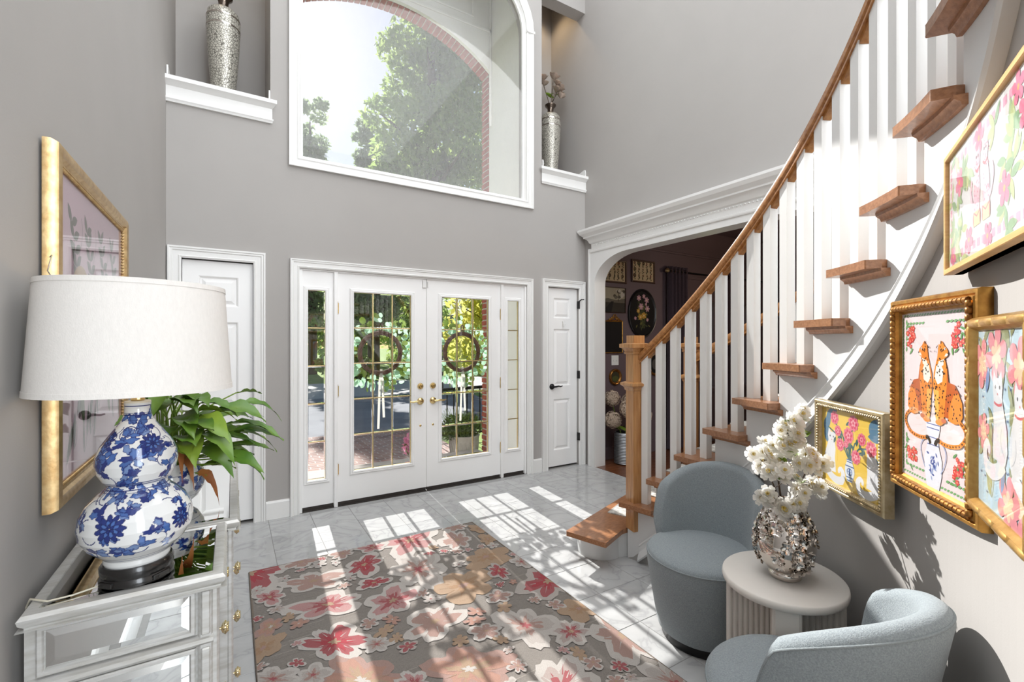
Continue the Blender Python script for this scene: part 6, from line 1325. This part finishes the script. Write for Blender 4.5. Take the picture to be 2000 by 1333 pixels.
def tree(label, x, y, h, r, m, n, size, seed, low=0.25, cat_group='trees beyond the entry', taper=0.72):
    t = thing('tree', label, 'tree', (x, y, GZ), 0, cat_group); q = random.Random(seed)
    b = MB(); b.tube([(0, 0, 0), (0.05, 0.03, h * 0.3), (-0.04, 0.05, h * 0.65), (0, 0, h * 0.93)], [h * 0.022 + 0.05, h * 0.017 + 0.03, h * 0.01 + 0.02, 0.03], 9)
    for i in range(14):
        z = h * (low + 0.62 * i / 14); a = i * 2.4; L = r * (0.95 - 0.6 * i / 14); b.tube([(0, 0, z), (L * 0.5 * math.cos(a), L * 0.5 * math.sin(a), z + L * 0.22), (L * math.cos(a), L * math.sin(a), z + L * 0.42)], [h * 0.006 + 0.02, h * 0.004 + 0.012, 0.012], 6)
    b.build('trunk', M['bark'], t, smooth=60)
    bl = []
    for i in range(48):
        k = q.random(); z = h * (low + (1 - low) * k); rr_ = r * (1 - taper * max(0, (k - 0.25) / 0.75) ** 1.2); a = q.uniform(0, 6.28); d = rr_ * q.uniform(0.2, 0.75); s = rr_ * q.uniform(0.34, 0.5); bl.append((d * math.cos(a), d * math.sin(a), min(z, h - s * 0.6), s, s, s * 0.8))
    leaf_cloud('foliage', bl, n, size, m, t, seed); return t
tree('tallest tree, filling the right half of the arched window', 6.0, 15.2, 15.5, 2.5, M['fol_green'], 26000, 0.13, 3, 0.36, taper=0.45)
tree('narrow grey-green tree at the lower left corner of the arched window', 3.75, 28.0, 15.3, 2.1, M['fol_grey'], 11000, 0.17, 5, 0.2, taper=0.5)
tree('grey-green tree left of the sky gap in the arched window', 6.5, 25.0, 13.9, 1.8, M['fol_grey'], 11000, 0.16, 6, 0.2, taper=0.5)
for i, (x, y, h, r, m, lb) in enumerate(((14.5, 26, 8.5, 4.2, 'fol_yellow', 'yellow-green tree seen through the top of the right door'), (21, 33, 9.5, 5.0, 'fol_yellow', 'spreading yellow-green tree behind the distant house'), (8.0, 38, 9, 4.4, 'fol_green', 'round green tree across the road seen through the left door'), (-1.5, 40, 9.5, 4.6, 'fol_grey', 'dull green tree across the road seen through the left sidelight'), (30, 40, 11, 6, 'fol_green', 'broad green tree farthest to the right across the road'), (-11.5, 42, 10, 5, 'fol_green', 'green tree across the road left of the sidelight'), (15.5, 46, 11, 4.5, 'fol_green', 'dark green tree far behind the lawn'))):
    tree(lb, x, y, h, r, M[m], 3600, 0.30, 40 + i, 0.16)
for i, (x, y, r) in enumerate(((8.2, 23.4, 1.5), (4.6, 23.0, 1.3), (12.6, 20.9, 0.9))):
    t = thing('shrub', ['rounded dark shrub by the road, seen below the right wreath', 'low dark shrub by the road, seen through the left door', 'wide dark shrub by the road to the right'][i], 'shrub', (x, y, GZ), 0, 'shrubs by the road'); MB().tube([(0, 0, 0), (0, 0, r * 0.7)], 0.06, 6).build('stem', M['bark'], t)
    leaf_cloud('foliage', [(0, 0, r * 0.55, r, r, r * 0.55), (r * 0.5, 0, r * 0.4, r * 0.6, r * 0.6, r * 0.45)], 1500, 0.14, M['fol_green'], t, 60 + i)
# distant house
M['siding'] = mat('grey_siding', srgb(150, 152, 156), 0.8, noise=(3, 0.1)); M['shingle'] = mat('dark_shingles', srgb(84, 82, 86), 0.9, noise=(8, 0.3), bump=(30, 0.4)); M['darkglass'] = mat('dark_window', srgb(60, 66, 74), 0.1, noise=(3, 0.2))
t = thing('house', 'grey house with a dark roof far across the lawn', 'house', (27.5, 54, GZ)); MB().box(-6, 6, -3.5, 3.5, 0, 3.0).build('wall', M['siding'], t)
MB().loft([[(x, -4.0, 2.9), (x, 0, 5.3), (x, 4.0, 2.9)] for x in (-6.4, 6.4)]).build('roof', M['shingle'], t)
for x in (-4, -1.5, 3.5): 
    f = MB().cbox(x - 0.6, x + 0.6, -3.56, -3.5, 0.9, 2.3, 0.01).build('window', M['white'], t); MB().box(x - 0.5, x + 0.5, -3.58, -3.56, 1.0, 2.2).build('pane', M['darkglass'], f)
MB().cbox(0.8, 1.8, -3.56, -3.5, 0, 2.1, 0.01).build('front_door', M['walnut'], t)
# planter with herbs, pink flower pot, railing beside the porch
M['plantstone'] = mat('pale_ribbed_planter', srgb(196, 190, 180), 0.85, noise=(14, 0.15), bump=(60, 0.4)); M['herb'] = mat('grey_green_herb', srgb(128, 146, 84), 0.7, noise=(12, 0.4, srgb(84, 108, 52))); leafmat(M['herb'])
t = thing('planter', 'pale ribbed stone planter of herbs outside the right door', 'planter', (2.78, 5.86, GZ)); b = MB(); prr = [(0.155, 0.0), (0.17, 0.05), (0.205, 0.38), (0.215, 0.46), (0.222, 0.47), (0.222, 0.485), (0.2, 0.485), (0.195, 0.44), (0.0, 0.44)]; b.lathe(prr, 48); b.build('pot', M['plantstone'], t, smooth=40)
b = MB()
for i in range(20):
    a = 2 * math.pi * i / 20; b.tube([((0.172 + 0.034 * j / 4) * math.cos(a + 0.1 * math.sin(j * 0.9)), (0.172 + 0.034 * j / 4) * math.sin(a + 0.1 * math.sin(j * 0.9)), 0.06 + 0.085 * j) for j in range(5)], 0.009, 5)
b.build('ribs', M['plantstone'], t, smooth=60, kind='stuff')
leaf_cloud('herb_foliage', [(0, 0, 0.58, 0.24, 0.24, 0.16), (-0.12, 0.0, 0.62, 0.2, 0.2, 0.16), (-0.25, -0.05, 0.56, 0.16, 0.16, 0.12), (0.1, 0.05, 0.64, 0.16, 0.16, 0.14)], 2600, 0.022, M['herb'], t, 91)
b = MB(); q = random.Random(5)
for i in range(120):
    a, r_ = q.uniform(0, 6.28), q.uniform(0, 0.22); b.tube([(r_ * 0.6 * math.cos(a) - 0.05, r_ * 0.6 * math.sin(a), 0.43), (r_ * math.cos(a) - 0.07, r_ * math.sin(a), 0.62), (r_ * 1.5 * math.cos(a) - 0.1, r_ * 1.5 * math.sin(a), q.uniform(0.68, 0.86))], 0.002, 4)
b.build('herb_stems', M['stem'], t, kind='stuff')
M['terrac'] = mat('grey_clay_pot', srgb(150, 140, 132), 0.85, noise=(12, 0.2)); M['pinkfl'] = mat('pink_petals', srgb(232, 130, 176), 0.6, noise=(20, 0.25, srgb(246, 190, 212))); leafmat(M['pinkfl'])
t = thing('flower_pot', 'pot of pink flowers on the walk left of the stone planter', 'flower pot', (2.2, 6.05, GZ)); MB().lathe([(0.0, 0.0), (0.1, 0.0), (0.14, 0.22), (0.15, 0.22), (0.15, 0.25), (0.13, 0.25), (0.0, 0.22)], 32).build('pot', M['terrac'], t, smooth=40)
leaf_cloud('leaves', [(0, 0, 0.36, 0.2, 0.2, 0.14)], 500, 0.035, M['herb'], t, 92); leaf_cloud('pink_flowers', [(0, 0, 0.45, 0.22, 0.2, 0.12), (-0.1, 0, 0.36, 0.16, 0.16, 0.12)], 420, 0.032, M['pinkfl'], t, 93)
t = thing('railing', 'black metal step railing beyond the planter', 'railing', (3.6, 7.4, GZ)); 
MB().tube([(-0.95, 0.25, 0.92), (0.75, 0.0, 0.98), (1.1, 0.0, 0.98)], 0.03, 8).build('top_rail', M['black'], t, smooth=40); MB().tube([(-0.95, 0.25, 0.12), (0.75, 0.0, 0.16)], 0.018, 8).build('bottom_rail', M['black'], t, smooth=40)
for i in range(15):
    x = -0.95 + 1.7 * i / 14; y = 0.25 - 0.25 * i / 14; MB().cbox(x - 0.009, x + 0.009, y - 0.009, y + 0.009, 0.12, 0.93 + 0.05 * i / 14, 0.002).build('picket', M['black'], t)
for x, y in ((-0.95, 0.25), (0.75, 0.0)): MB().cbox(x - 0.035, x + 0.035, y - 0.035, y + 0.035, 0, 1.05, 0.005).build('rail_post', M['black'], t)
